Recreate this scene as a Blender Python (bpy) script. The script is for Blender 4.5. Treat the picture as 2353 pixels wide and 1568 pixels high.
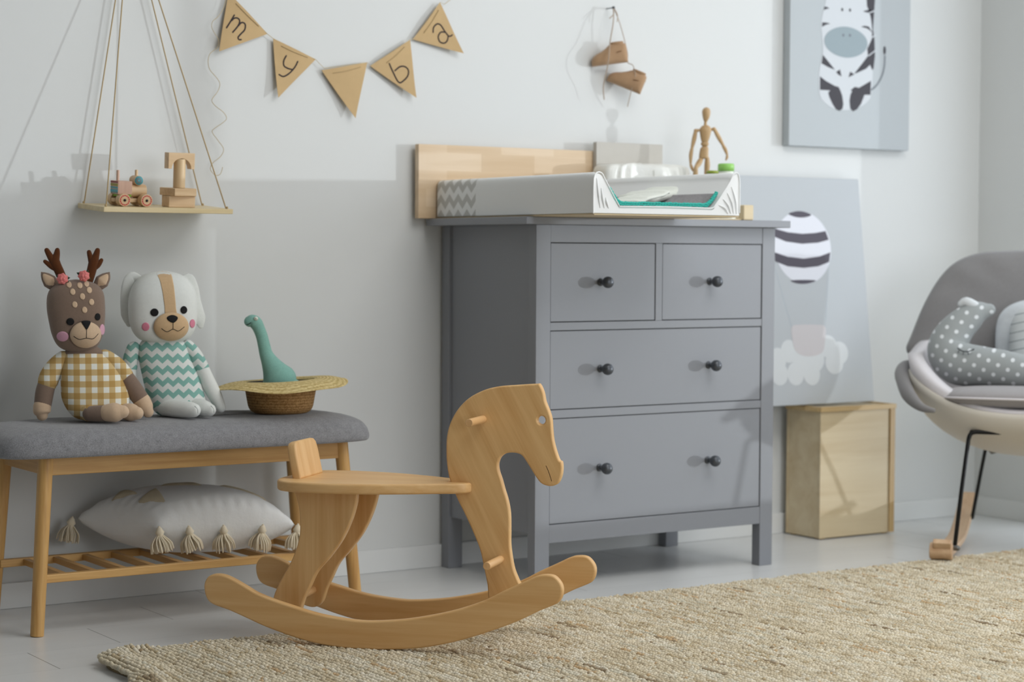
import bpy, math, random
import numpy as np
from mathutils import Vector, Matrix
for o in list(bpy.data.objects): bpy.data.objects.remove(o)
SC = bpy.context.scene; COL = SC.collection
random.seed(7); RNG = np.random.default_rng(7); PI = math.pi
def R(d): return math.radians(d)

# ---------- camera ----------
cam_d = bpy.data.cameras.new('camera'); cam = bpy.data.objects.new('camera', cam_d); COL.objects.link(cam)
YAW, PITCH, ROLL = 0.5877, -0.0441, 0.0048
F = Vector((math.sin(YAW)*math.cos(PITCH), math.cos(YAW)*math.cos(PITCH), math.sin(PITCH)))
RR = Vector((math.cos(YAW), -math.sin(YAW), 0)); UU = RR.cross(F)
R2 = RR*math.cos(ROLL) + UU*math.sin(ROLL); U2 = -RR*math.sin(ROLL) + UU*math.cos(ROLL)
M = Matrix((R2, U2, -F)).transposed().to_4x4(); M.translation = Vector((-2.7294, -4.4419, 0.8287))
cam.matrix_world = M
cam_d.sensor_width = 36; cam_d.lens = 36*4539.08/2353; cam_d.clip_start = .05; cam_d.clip_end = 100
cam_d.dof.use_dof = True; cam_d.dof.focus_distance = 4.12; cam_d.dof.aperture_fstop = 3.6
SC.camera = cam
# ---------- world, daylight, exposure ----------
w = bpy.data.worlds.new('sky'); SC.world = w; w.use_nodes = True
bg = w.node_tree.nodes['Background']; bg.inputs[0].default_value = (.62, .74, .9, 1); bg.inputs[1].default_value = 0.6
SUN_AZ = R(55); SUN_EL = R(1.0)
sd = bpy.data.lights.new('sun', 'SUN'); sd.energy = 1.05; sd.angle = R(.9); sd.color = (.92, .97, 1)
so = bpy.data.objects.new('sun', sd); COL.objects.link(so); so.location = (5, -3, 3)
sdir = Vector((math.sin(SUN_AZ)*math.cos(SUN_EL), -math.cos(SUN_AZ)*math.cos(SUN_EL), math.sin(SUN_EL)))
so.rotation_euler = sdir.to_track_quat('Z', 'Y').to_euler()
def area(name, loc, sx, sy, power, color, normal):
    d = bpy.data.lights.new(name, 'AREA'); d.shape = 'RECTANGLE'; d.size = sx; d.size_y = sy; d.energy = power; d.color = color
    o = bpy.data.objects.new(name, d); COL.objects.link(o); o.location = loc
    o.rotation_euler = Vector(normal).to_track_quat('-Z', 'Y').to_euler(); return o
# skylight entering through the two openings of the right wall and the wide window behind the photographer
area('skylight_door', (2.16, -1.1, 1.12), 1.4, 2.1, 19, (.88, .94, 1), (-1, 0, -.05))
area('skylight_window', (2.16, -2.0, 1.64), .24, 1.1, 3, (.88, .94, 1), (-1, 0, -.1))
area('skylight_front', (.6, -6.05, 1.5), 2.4, 1.9, 56, (.97, .98, 1), (0, 1, -.05))
area('ceiling_fill', (.35, -2.3, 2.55), 1.7, 1.7, 40, (1, .985, .96), (0, 0, -1))  # added soft overhead fill; no lamp is known there
SC.view_settings.view_transform = 'Standard'; SC.view_settings.look = 'None'
SC.view_settings.gamma = 1; SC.view_settings.use_curve_mapping = False; SC.view_settings.exposure = -0.2

# ---------- materials ----------
def lin(c):
    return tuple(((v/255)/12.92 if v/255 <= .04045 else ((v/255+.055)/1.055)**2.4) for v in c)
class NB:
    def __init__(s, m): s.t = m.node_tree; s.b = s.t.nodes['Principled BSDF']
    def n(s, ty, **k):
        x = s.t.nodes.new(ty)
        for a, v in k.items(): setattr(x, a, v)
        return x
    def put(s, i, v):
        if isinstance(v, bpy.types.NodeSocket): s.t.links.new(v, i)
        else: i.default_value = v
    def m(s, op, a, b=0, c=0):
        x = s.n('ShaderNodeMath', operation=op)
        s.put(x.inputs[0], a); s.put(x.inputs[1], b); s.put(x.inputs[2], c); return x.outputs[0]
    def xyz(s, kind='Object', scale=None):
        tc = s.n('ShaderNodeTexCoord'); o = tc.outputs[kind]
        if scale:
            mp = s.n('ShaderNodeMapping'); s.t.links.new(o, mp.inputs[0]); mp.inputs['Scale'].default_value = scale; o = mp.outputs[0]
        return o
    def sep(s, v): x = s.n('ShaderNodeSeparateXYZ'); s.put(x.inputs[0], v); return x.outputs
    def noise(s, vec, sc, det=3, rough=.5, dist=0):
        x = s.n('ShaderNodeTexNoise'); s.put(x.inputs['Vector'], vec); x.inputs['Scale'].default_value = sc
        x.inputs['Detail'].default_value = det; x.inputs['Roughness'].default_value = rough; x.inputs['Distortion'].default_value = dist
        return x.outputs[0]
    def mix(s, f, a, b):
        x = s.n('ShaderNodeMix', data_type='RGBA'); s.put(x.inputs[0], f)
        s.put(x.inputs[6], a if isinstance(a, bpy.types.NodeSocket) else (*a, 1)); s.put(x.inputs[7], b if isinstance(b, bpy.types.NodeSocket) else (*b, 1)); return x.outputs[2]
    def ramp(s, f, stops):
        x = s.n('ShaderNodeValToRGB'); s.put(x.inputs[0], f); e = x.color_ramp.elements
        while len(e) < len(stops): e.new(.5)
        for k, (p, c) in enumerate(stops): e[k].position = p; e[k].color = (*c, 1)
        return x.outputs[0]
    def bump(s, h, st, dist=.001):
        x = s.n('ShaderNodeBump'); s.put(x.inputs['Height'], h); x.inputs['Strength'].default_value = st; x.inputs['Distance'].default_value = dist
        s.t.links.new(x.outputs[0], s.b.inputs['Normal'])
    def col(s, c): s.put(s.b.inputs['Base Color'], c)
def mat(name, c, rough=.5, metal=0, spec=.5, sheen=0, noise=None, bump=None):
    m = bpy.data.materials.new(name); m.use_nodes = True; nb = NB(m); b = nb.b; L = lin(c)
    b.inputs['Base Color'].default_value = (*L, 1); b.inputs['Roughness'].default_value = rough
    b.inputs['Metallic'].default_value = metal; b.inputs['Specular IOR Level'].default_value = spec
    if sheen: b.inputs['Sheen Weight'].default_value = sheen
    if noise:
        f = nb.noise(nb.xyz(), noise[0], 3); k = noise[1]
        nb.col(nb.mix(f, tuple(v*(1-k) for v in L), tuple(min(1, v*(1+k)) for v in L)))
    if bump: nb.bump(nb.noise(nb.xyz(), bump[0], 3), bump[1], bump[2] if len(bump) > 2 else .001)
    return m
def wood(name, light, dark, axis=0, rough=.42, scale=1.0, streak=.5, pore=True, rot=None):
    """boards with grain running along local axis"""
    m = bpy.data.materials.new(name); m.use_nodes = True; nb = NB(m)
    sc = [38*scale]*3; sc[axis] = 2.2*scale
    v = nb.xyz()
    if rot:
        mp0 = nb.n('ShaderNodeMapping'); nb.put(mp0.inputs[0], v); mp0.inputs['Rotation'].default_value = rot; v = mp0.outputs[0]
    mp = nb.n('ShaderNodeMapping'); nb.put(mp.inputs[0], v); mp.inputs['Scale'].default_value = sc
    n1 = nb.noise(mp.outputs[0], 1.0, 4, .55, .6)
    mp2 = nb.n('ShaderNodeMapping'); nb.put(mp2.inputs[0], v); s2 = [220*scale]*3; s2[axis] = 9*scale; mp2.inputs['Scale'].default_value = s2
    n2 = nb.noise(mp2.outputs[0], 1.0, 2)
    f = nb.m('ADD', nb.m('MULTIPLY', n1, 1-.35*streak), nb.m('MULTIPLY', n2, .35*streak))
    nb.col(nb.ramp(f, [(.28, lin(dark)), (.62, lin(light))]))
    nb.b.inputs['Roughness'].default_value = rough
    if pore: nb.bump(n2, .12, .0006)
    return m
def fabric(name, c, scale=900, k=.25, rough=.95, bst=.35):
    m = mat(name, c, rough, spec=.15, sheen=.25); nb = NB(m); v = nb.xyz()
    f = nb.noise(v, scale, 2); g = nb.noise(v, scale*.18, 2); L = lin(c)
    ff = nb.m('ADD', nb.m('MULTIPLY', f, .7), nb.m('MULTIPLY', g, .3))
    nb.col(nb.ramp(ff, [(.3, tuple(x*(1-k) for x in L)), (.7, tuple(min(1, x*(1+k)) for x in L))])); nb.bump(f, bst, .0008)
    return m
def chevron(name, c1, c2, ux, vz, period, amp, width, duty=.5, rough=.9, region=None, off=0):
    """zigzag bands: period = vertical repeat, width = horizontal repeat"""
    m = mat(name, c2, rough, spec=.2); nb = NB(m); s = nb.sep(nb.xyz())
    tri = nb.m('PINGPONG', nb.m('DIVIDE', s[ux], width), .5)
    v = nb.m('DIVIDE', nb.m('ADD', nb.m('ADD', s[vz], off), nb.m('MULTIPLY', tri, 2*amp)), period)
    f = nb.m('LESS_THAN', nb.m('FRACT', nb.m('ADD', v, 100)), duty)
    if region: f = nb.m('MULTIPLY', f, nb.m('GREATER_THAN', s[region[0]], region[1]))
    if region and len(region) > 2: f = nb.m('MULTIPLY', f, nb.m('GREATER_THAN', s[region[2]], region[3]))
    nb.col(nb.mix(f, lin(c2), lin(c1))); return m
def gingham(name, white, c, period):
    m = mat(name, white, .92, spec=.2); nb = NB(m); s = nb.sep(nb.xyz())
    a = nb.m('LESS_THAN', nb.m('FRACT', nb.m('ADD', nb.m('DIVIDE', s[0], period), 50)), .52)
    b = nb.m('LESS_THAN', nb.m('FRACT', nb.m('ADD', nb.m('DIVIDE', s[2], period), 50)), .52)
    f = nb.m('MULTIPLY', nb.m('ADD', a, b), .5); L = lin(c)
    nb.col(nb.ramp(f, [(0, lin(white)), (.5, tuple(x*.5+y*.5 for x, y in zip(lin((226, 206, 160)), L))), (1, L)])); return m

WALL = mat('wall_paint', (223, 225, 224), .75, spec=.25, bump=(260, .05, .0005))
WALLD = mat('far_wall_low_bounce', (84, 80, 74), .8)  # unseen walls kept dark to cut bounce onto left-facing sides
CEIL = mat('ceiling_paint', (235, 235, 233), .8)
TRIM = mat('trim_paint', (232, 234, 233), .35)
def floor_mat():
    m = mat('floor_boards', (205, 207, 206), .28, spec=.4); nb = NB(m)
    q = nb.sep(nb.xyz()); yr = nb.m('DIVIDE', nb.m('ADD', q[1], .7065), .186); row = nb.m('FLOOR', yr)
    xr = nb.m('DIVIDE', nb.m('ADD', nb.m('ADD', q[0], 1.3165), nb.m('MULTIPLY', row, -.2035)), 1.22)
    ex = nb.m('LESS_THAN', nb.m('FRACT', nb.m('ADD', xr, 20)), .0014); ey = nb.m('MULTIPLY', nb.m('LESS_THAN', nb.m('FRACT', nb.m('ADD', yr, 60)), .006), .35)
    L = lin((226, 227, 226)); tone = nb.noise(nb.xyz('Object', (1.5, 6, 1)), 2, 2)
    nb.col(nb.mix(nb.m('MAXIMUM', ex, ey), nb.ramp(tone, [(.3, tuple(v*.95 for v in L)), (.7, L)]), lin((112, 112, 108))))
    nb.b.inputs['Roughness'].default_value = .3
    return m
FLOOR = floor_mat()
GREY = mat('grey_lacquer', (140, 143, 149), .42)
GREYD = mat('dark_gap', (30, 31, 30), .8)
KNOB = mat('graphite_knob', (78, 82, 88), .32, metal=.3)
HORSE = wood('beech', (234, 193, 136), (218, 168, 106), 0)
HORSEV = wood('beech_upright', (234, 193, 136), (216, 166, 104), 2)
HORSEH = wood('beech_head', (238, 196, 136), (216, 166, 104), 2, rot=(0, R(28), 0))
HORSER = wood('beech_reddish', (216, 152, 92), (178, 104, 50), 2)
DOWEL = wood('dowel', (236, 192, 138), (216, 168, 112), 1)
BAMBOO = wood('bamboo', (222, 178, 112), (190, 140, 76), 0, scale=1.2)
BAMBOOV = wood('bamboo_leg', (220, 176, 110), (186, 136, 74), 2, scale=1.2)
BAMBOOY = wood('bamboo_slat', (206, 160, 98), (172, 122, 64), 1, scale=1.2)
PINE = wood('pine_shelf', (236, 218, 176), (214, 192, 142), 0, scale=.8)
PLY = wood('plywood', (218, 201, 166), (200, 178, 138), 0, scale=.5, streak=.3)
TOYW = wood('toy_wood', (226, 196, 156), (204, 168, 124), 0, scale=1.5, streak=.3)
TOYV = wood('toy_wood_upright', (224, 196, 154), (204, 170, 126), 2, scale=1.5, streak=.3)
TOYP = wood('toy_wood_pinkish', (212, 176, 154), (186, 146, 124), 2, scale=1.5, streak=.3)
MANN = wood('mannequin_wood', (204, 172, 128), (176, 142, 98), 2, scale=1.2, streak=.3)
TWINE = mat('jute_twine', (188, 164, 122), .9, bump=(900, .6, .001))
THREAD = mat('thin_thread', (206, 190, 156), .9)
BLACKT = mat('black_felt', (18, 17, 18), .9)
WHITEP = mat('white_vinyl', (242, 244, 244), .38)
# ---------- geometry helpers ----------
def thing(name, label, cat, loc=(0, 0, 0), rz=0, group=None):
    o = bpy.data.objects.new(name, None); COL.objects.link(o); o.location = loc; o.rotation_euler = (0, 0, rz)
    o.empty_display_size = .05; o['label'] = label; o['category'] = cat
    if group: o['group'] = group
    return o
def tag(o, label=None, cat=None, group=None, kind=None):
    for k, v in (('label', label), ('category', cat), ('group', group), ('kind', kind)):
        if v: o[k] = v
    return o
def link(name, me, mt, parent=None, smooth=True, bevel=0, sub=0, seg=2, ang=35):
    if mt: me.materials.append(mt)
    if smooth: me.polygons.foreach_set('use_smooth', [True]*len(me.polygons))
    o = bpy.data.objects.new(name, me); COL.objects.link(o)
    if parent: o.parent = parent
    if bevel:
        b = o.modifiers.new('bevel', 'BEVEL'); b.width = bevel; b.segments = seg; b.limit_method = 'ANGLE'; b.angle_limit = R(ang); b.harden_normals = True
    if sub:
        b = o.modifiers.new('sub', 'SUBSURF'); b.levels = sub; b.render_levels = sub
    return o
def pyd(V, Fc):
    me = bpy.data.meshes.new('m'); me.from_pydata([tuple(map(float, v)) for v in V], [], [tuple(f) for f in Fc]); me.update(); return me
BF = [(0, 3, 2, 1), (4, 5, 6, 7), (0, 1, 5, 4), (1, 2, 6, 5), (2, 3, 7, 6), (3, 0, 4, 7)]
def boxv(a, b):
    x0, y0, z0 = a; x1, y1, z1 = b
    return [(x0, y0, z0), (x1, y0, z0), (x1, y1, z0), (x0, y1, z0), (x0, y0, z1), (x1, y0, z1), (x1, y1, z1), (x0, y1, z1)]
def boxes(name, L, mt, parent=None, bevel=.0015):
    V = []; Fc = []
    for a, b in L:
        k = len(V); V += boxv(a, b); Fc += [tuple(i+k for i in f) for f in BF]
    return link(name, pyd(V, Fc), mt, parent, bevel > 0, bevel)
def box(name, a, b, mt, parent=None, bevel=.0015): return boxes(name, [(a, b)], mt, parent, bevel)
def beam(name, p, q, wx, wy, mt, parent=None, bevel=.002, taper=1):
    """square bar between two points, section axes x and y"""
    V = [];
    for P, k in ((p, 1), (q, taper)):
        V += [(P[0]-wx*k/2, P[1]-wy*k/2, P[2]), (P[0]+wx*k/2, P[1]-wy*k/2, P[2]), (P[0]+wx*k/2, P[1]+wy*k/2, P[2]), (P[0]-wx*k/2, P[1]+wy*k/2, P[2])]
    return link(name, pyd(V, BF), mt, parent, True, bevel)
def cr(P, n=6, closed=False):
    """Catmull-Rom through points"""
    P = [np.array(p, float) for p in P]; N = len(P); out = []
    rng = range(N if closed else N-1)
    for i in rng:
        if closed: a, b, c, d = P[(i-1) % N], P[i], P[(i+1) % N], P[(i+2) % N]
        else: a, b, c, d = P[max(i-1, 0)], P[i], P[i+1], P[min(i+2, N-1)]
        for k in range(n):
            t = k/n; out.append(.5*((2*b)+(c-a)*t+(2*a-5*b+4*c-d)*t*t+(3*b-a-3*c+d)*t**3))
    if not closed: out.append(P[-1])
    return out
def tube_md(P, rad, seg=12, cap=True, flat=1.0, ref=None):
    P = [np.array(p, float) for p in P]; rad = list(rad) if hasattr(rad, '__len__') else [rad]*len(P)
    if cap:
        t0 = P[0]-P[1]; t0 /= np.linalg.norm(t0); t1 = P[-1]-P[-2]; t1 /= np.linalg.norm(t1); r0, r1 = rad[0], rad[-1]
        A = [(P[0]+t0*r0*math.sin(a), r0*math.cos(a)) for a in (1.5, 1.25, .9, .5)]
        B = [(P[-1]+t1*r1*math.sin(a), r1*math.cos(a)) for a in (.5, .9, 1.25, 1.5)]
        P = [a[0] for a in A]+P+[b[0] for b in B]; rad = [a[1] for a in A]+rad+[b[1] for b in B]
    n = len(P); V = []; Fc = []
    T = [P[min(i+1, n-1)]-P[max(i-1, 0)] for i in range(n)]; T = [t/(np.linalg.norm(t)+1e-12) for t in T]
    u = np.array(ref if ref is not None else ((0, 0, 1) if abs(T[0][2]) < .9 else (1, 0, 0)), float); u -= T[0]*u.dot(T[0]); u /= np.linalg.norm(u)
    for i in range(n):
        u = u-T[i]*u.dot(T[i]); u /= np.linalg.norm(u); v = np.cross(T[i], u)
        for k in range(seg):
            a = 2*PI*k/seg; V.append(P[i]+rad[i]*(math.cos(a)*u*flat+math.sin(a)*v))
    for i in range(n-1):
        for k in range(seg):
            a = i*seg+k; b = i*seg+(k+1) % seg; Fc.append((a, b, b+seg, a+seg))
    Fc.append(tuple(range(seg))[::-1]); Fc.append(tuple(range((n-1)*seg, n*seg)))
    return V, Fc
def merge(L):
    V = []; Fc = []
    for v, f in L:
        k = len(V); V += list(v); Fc += [tuple(i+k for i in g) for g in f]
    return V, Fc
def tube(name, P, rad, mt, parent=None, seg=12, cap=True, n=0, flat=1.0, ref=None):
    if n:
        if hasattr(rad, '__len__'):
            Q = cr([tuple(p)+(r,) for p, r in zip(P, rad)], n); P = [q[:3] for q in Q]; rad = [max(q[3], 1e-4) for q in Q]
        else: P = cr(P, n)
    return link(name, pyd(*tube_md(P, rad, seg, cap, flat, ref)), mt, parent)
def tubes(name, L, mt, parent=None, seg=8, n=0):
    out = []
    for P, r in L:
        out.append(tube_md(cr(P, n) if n else P, r, seg))
    return link(name, pyd(*merge(out)), mt, parent)
def cyl(name, p, q, r, mt, parent=None, seg=32, bevel=.001):
    return link(name, pyd(*tube_md([p, q], r, seg, False)), mt, parent, True, bevel, ang=50)
def lathe(name, prof, mt, parent=None, seg=40, loc=(0, 0, 0), sx=1, sy=1, wob=None):
    V = []; Fc = []; n = len(prof)
    for i, (r, z) in enumerate(prof):
        for k in range(seg):
            a = 2*PI*k/seg; dz = wob(a, r) if wob else 0
            V.append((loc[0]+r*sx*math.cos(a), loc[1]+r*sy*math.sin(a), loc[2]+z+dz))
    for i in range(n-1):
        for k in range(seg):
            a = i*seg+k; b = i*seg+(k+1) % seg; Fc.append((a, b, b+seg, a+seg))
    Fc.append(tuple(range(seg))[::-1]); Fc.append(tuple(range((n-1)*seg, n*seg)))
    return link(name, pyd(V, Fc), mt, parent)
def loft(name, S, mt, parent=None, seg=40, n=4, axis='z', sub=0):
    """closed body from super-elliptic sections along z: (z, halfwidth, halfdepth, cx, cy, power)"""
    Q = cr(S, n) if n else [np.array(s, float) for s in S]; V = []; Fc = []
    for z, w_, d_, cx, cy, p in Q:
        for k in range(seg):
            a = 2*PI*k/seg; c, s = math.cos(a), math.sin(a)
            V.append((cx+max(w_, 1e-4)*math.copysign(abs(c)**(2/p), c), cy+max(d_, 1e-4)*math.copysign(abs(s)**(2/p), s), z))
    m_ = len(Q)
    for i in range(m_-1):
        for k in range(seg):
            a = i*seg+k; b = i*seg+(k+1) % seg; Fc.append((a, b, b+seg, a+seg))
    Fc.append(tuple(range(seg))[::-1]); Fc.append(tuple(range((m_-1)*seg, m_*seg)))
    o = link(name, pyd(V, Fc), mt, parent, sub=sub)
    def front(x, z):
        z = min(max(z, Q[0][0]+1e-4), Q[-1][0]-1e-4)
        for A, B in zip(Q[:-1], Q[1:]):
            if A[0] <= z <= B[0]+1e-9:
                t = (z-A[0])/max(B[0]-A[0], 1e-9); q = A+(B-A)*t; break
        u = min(abs((x-q[3])/max(q[1], 1e-4)), .995)
        return q[4]-q[2]*(1-u**q[5])**(1/q[5])
    return o, front
def patch(name, pts, front, mt, parent, off=.0012, rings=6, smooth_n=0, edge=.0015):
    """thin felt applique lying on the front of a body; pts are (x, z)"""
    if smooth_n: pts = [tuple(p) for p in cr(pts, smooth_n, True)]
    c = np.mean(np.array(pts), 0); V = [(c[0], front(*c)-off, c[1])]; Fc = []; n = len(pts)
    for r in range(1, rings+2):
        t = min(r/rings, 1); o_ = off if r < rings else (off*.8 if r == rings else -edge)
        for p in pts:
            x, z = c+(np.array(p)-c)*(t if r <= rings else 1.003); V.append((x, front(x, z)-o_, z))
    for k in range(n): Fc.append((0, 1+k, 1+(k+1) % n))
    for r in range(rings):
        for k in range(n):
            a = 1+r*n+k; b = 1+r*n+(k+1) % n; Fc.append((a, a+n, b+n, b))
    return link(name, pyd(V, Fc), mt, parent)
def ell(cx, cz, rx, rz, n=24, rot=0):
    return [(cx+rx*math.cos(a)*math.cos(rot)-rz*math.sin(a)*math.sin(rot), cz+rx*math.cos(a)*math.sin(rot)+rz*math.sin(a)*math.cos(rot)) for a in [2*PI*k/n for k in range(n)]]
def plate(name, loops, thick, mt, parent=None, bevel=.002, mtx=None, seg=3):
    """board with outline (2D loops, the rest are holes), thickness centred on its plane; outline x->x, y->z"""
    cu = bpy.data.curves.new('c', 'CURVE'); cu.dimensions = '2D'; cu.fill_mode = 'BOTH'
    cu.extrude = max(thick/2-bevel, 1e-5); cu.bevel_depth = bevel; cu.bevel_resolution = seg; cu.offset = -bevel
    for L in loops:
        sp = cu.splines.new('POLY'); sp.points.add(len(L)-1); sp.use_cyclic_u = True
        for i, p in enumerate(L): sp.points[i].co = (p[0], p[1], 0, 1)
    t = bpy.data.objects.new('t', cu); COL.objects.link(t)
    dg = bpy.context.evaluated_depsgraph_get(); me = bpy.data.meshes.new_from_object(t.evaluated_get(dg))
    bpy.data.objects.remove(t); bpy.data.curves.remove(cu)
    me.transform(Matrix.Rotation(PI/2, 4, 'X'))
    if mtx is not None: me.transform(mtx)
    me.materials.clear()
    o = link(name, me, mt, parent); me.polygons.foreach_set('use_smooth', [True]*len(me.polygons))
    me.set_sharp_from_angle(angle=R(40)) if hasattr(me, 'set_sharp_from_angle') else None
    return o
def flatpoly(name, loops, y, mt, parent, th=.0004, matf=None):
    """printed or painted shape: thin solid on a plane facing -y"""
    out = []
    for k, L in enumerate(loops):
        n = len(L); yy = y-k*1e-5
        V = [(p[0], yy, p[1]) for p in L]+[(p[0], yy+th, p[1]) for p in L]
        Fc = [tuple(range(n)), tuple(range(2*n-1, n-1, -1))]+[(i, i+n, (i+1) % n+n, (i+1) % n) for i in range(n)]
        out.append((V, Fc))
    V, Fc = merge(out)
    if matf: V = [matf @ Vector(v) for v in V]
    return link(name, pyd(V, Fc), mt, parent, False)
def stroke(pts, wd, n=5):
    """2D polyline to outline loop"""
    P = cr(pts, n) if n else [np.array(p) for p in pts]; L = []; Rr = []
    for i, p in enumerate(P):
        t = P[min(i+1, len(P)-1)]-P[max(i-1, 0)]; t /= np.linalg.norm(t)+1e-12; nn = np.array((-t[1], t[0]))
        L.append(tuple(p+nn*wd/2)); Rr.append(tuple(p-nn*wd/2))
    t = P[-1]-P[-2]; t /= np.linalg.norm(t); e = [tuple(P[-1]+t*wd/2)]; t = P[0]-P[1]; t /= np.linalg.norm(t)
    return L+e+Rr[::-1]+[tuple(P[0]+t*wd/2)]
def clone(root, loc=None, rz=None, label=None, group=None):
    def rec(o, par):
        c = o.copy(); COL.objects.link(c); c.parent = par
        for ch in list(o.children): rec(ch, c)
        return c
    r = rec(root, root.parent)
    if loc is not None: r.location = loc
    if rz is not None: r.rotation_euler = (0, 0, rz)
    if label: r['label'] = label
    if group: r['group'] = group
    return r
def struct(o): o['kind'] = 'structure'; return o

# ---------- the room ----------
XR, XL, YF, ZC = 2.02, -4.2, -6.2, 2.6
struct(box('floor', (XL-.1, YF-.1, -.1), (XR+.25, .1, 0), FLOOR, None, 0))
struct(box('ceiling', (XL-.1, YF-.1, ZC), (XR+.25, .1, ZC+.1), CEIL, None, 0))
struct(box('wall_back', (XL-.1, 0, 0), (XR+.25, .12, ZC), WALL, None, 0))
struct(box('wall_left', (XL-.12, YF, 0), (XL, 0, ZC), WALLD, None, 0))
DO = (-2.03, -.36, .04, 2.2); WO = (-2.52, -2.03, 1.0, 2.2)   # openings in the right wall: y0, y1, z0, z1
X0, X1 = XR, XR+.2
struct(boxes('wall_right', [((X0, DO[1], 0), (X1, 0, ZC)), ((X0, YF, 0), (X1, WO[0], ZC)),
    ((X0, DO[0], DO[3]), (X1, DO[1], ZC)), ((X0, DO[0], 0), (X1, DO[1], DO[2])), ((X0, DO[0], DO[2]), (X1, -.95, .20)), ((X0, WO[0], WO[3]), (X1, WO[1], ZC)), ((X0, WO[0], 0), (X1, WO[1], WO[2]))], WALL, None, 0))  # low strip across the door's foot is added to block low sun
FO = (-.6, 1.85, .45, 2.45)
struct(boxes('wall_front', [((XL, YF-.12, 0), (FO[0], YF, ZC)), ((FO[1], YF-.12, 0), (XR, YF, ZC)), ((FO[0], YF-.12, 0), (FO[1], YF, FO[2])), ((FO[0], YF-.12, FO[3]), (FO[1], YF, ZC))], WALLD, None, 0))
def glass_mat():
    m = bpy.data.materials.new('window_glass'); m.use_nodes = True; t = m.node_tree; t.nodes.clear()
    o = t.nodes.new('ShaderNodeOutputMaterial'); a = t.nodes.new('ShaderNodeBsdfTransparent'); g = t.nodes.new('ShaderNodeBsdfGlossy'); g.inputs['Roughness'].default_value = .02
    x = t.nodes.new('ShaderNodeMixShader'); x.inputs[0].default_value = .06; t.links.new(a.outputs[0], x.inputs[1]); t.links.new(g.outputs[0], x.inputs[2]); t.links.new(x.outputs[0], o.inputs[0]); return m
GLASS = glass_mat()
def window(name, y0, y1, z0, z1, mull):
    fr = .045; x = XR+.12; L = [((x, y0, z0), (x+.05, y0+fr, z1))] if y0 < -2 else [((x, y1-fr, z0), (x+.05, y1, z1))]
    L += [ ((x, y0+fr, z0), (x+.05, y1-fr, z0+fr)), ((x, y0+fr, z1-fr), (x+.05, y1-fr, z1))]
    for k in mull: L.append(((x, k-.03, z0+fr), (x+.05, k+.03, z1-fr)))
    f = struct(boxes(name, L, TRIM, None, .003)); g = box('window_pane', (x+.02, y0+fr, z0+fr), (x+.026, y1-fr, z1-fr), GLASS, f, 0)
    return f
window('window_1', WO[0], WO[1], WO[2], WO[3], [])
window('door_1', DO[0], DO[1], DO[2], DO[3], [])
f = struct(boxes('window_2', [((FO[0], YF-.08, FO[2]), (FO[0]+.05, YF-.03, FO[3])), ((FO[1]-.05, YF-.08, FO[2]), (FO[1], YF-.03, FO[3])), ((FO[0], YF-.08, FO[2]), (FO[1], YF-.03, FO[2]+.05)), ((FO[0], YF-.08, FO[3]-.05), (FO[1], YF-.03, FO[3]))], TRIM, None, .003))
box('window_pane', (FO[0]+.05, YF-.06, FO[2]+.05), (FO[1]-.05, YF-.055, FO[3]-.05), GLASS, f, 0)
struct(box('baseboard_back', (XL, -.012, 0), (XR, 0, .06), TRIM, None, .002))
struct(box('baseboard_right', (XR-.012, DO[1], 0), (XR, -.012, .06), TRIM, None, .002))
struct(box('baseboard_left', (XL, YF, 0), (XL+.012, -.012, .06), TRIM, None, .002))

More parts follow.
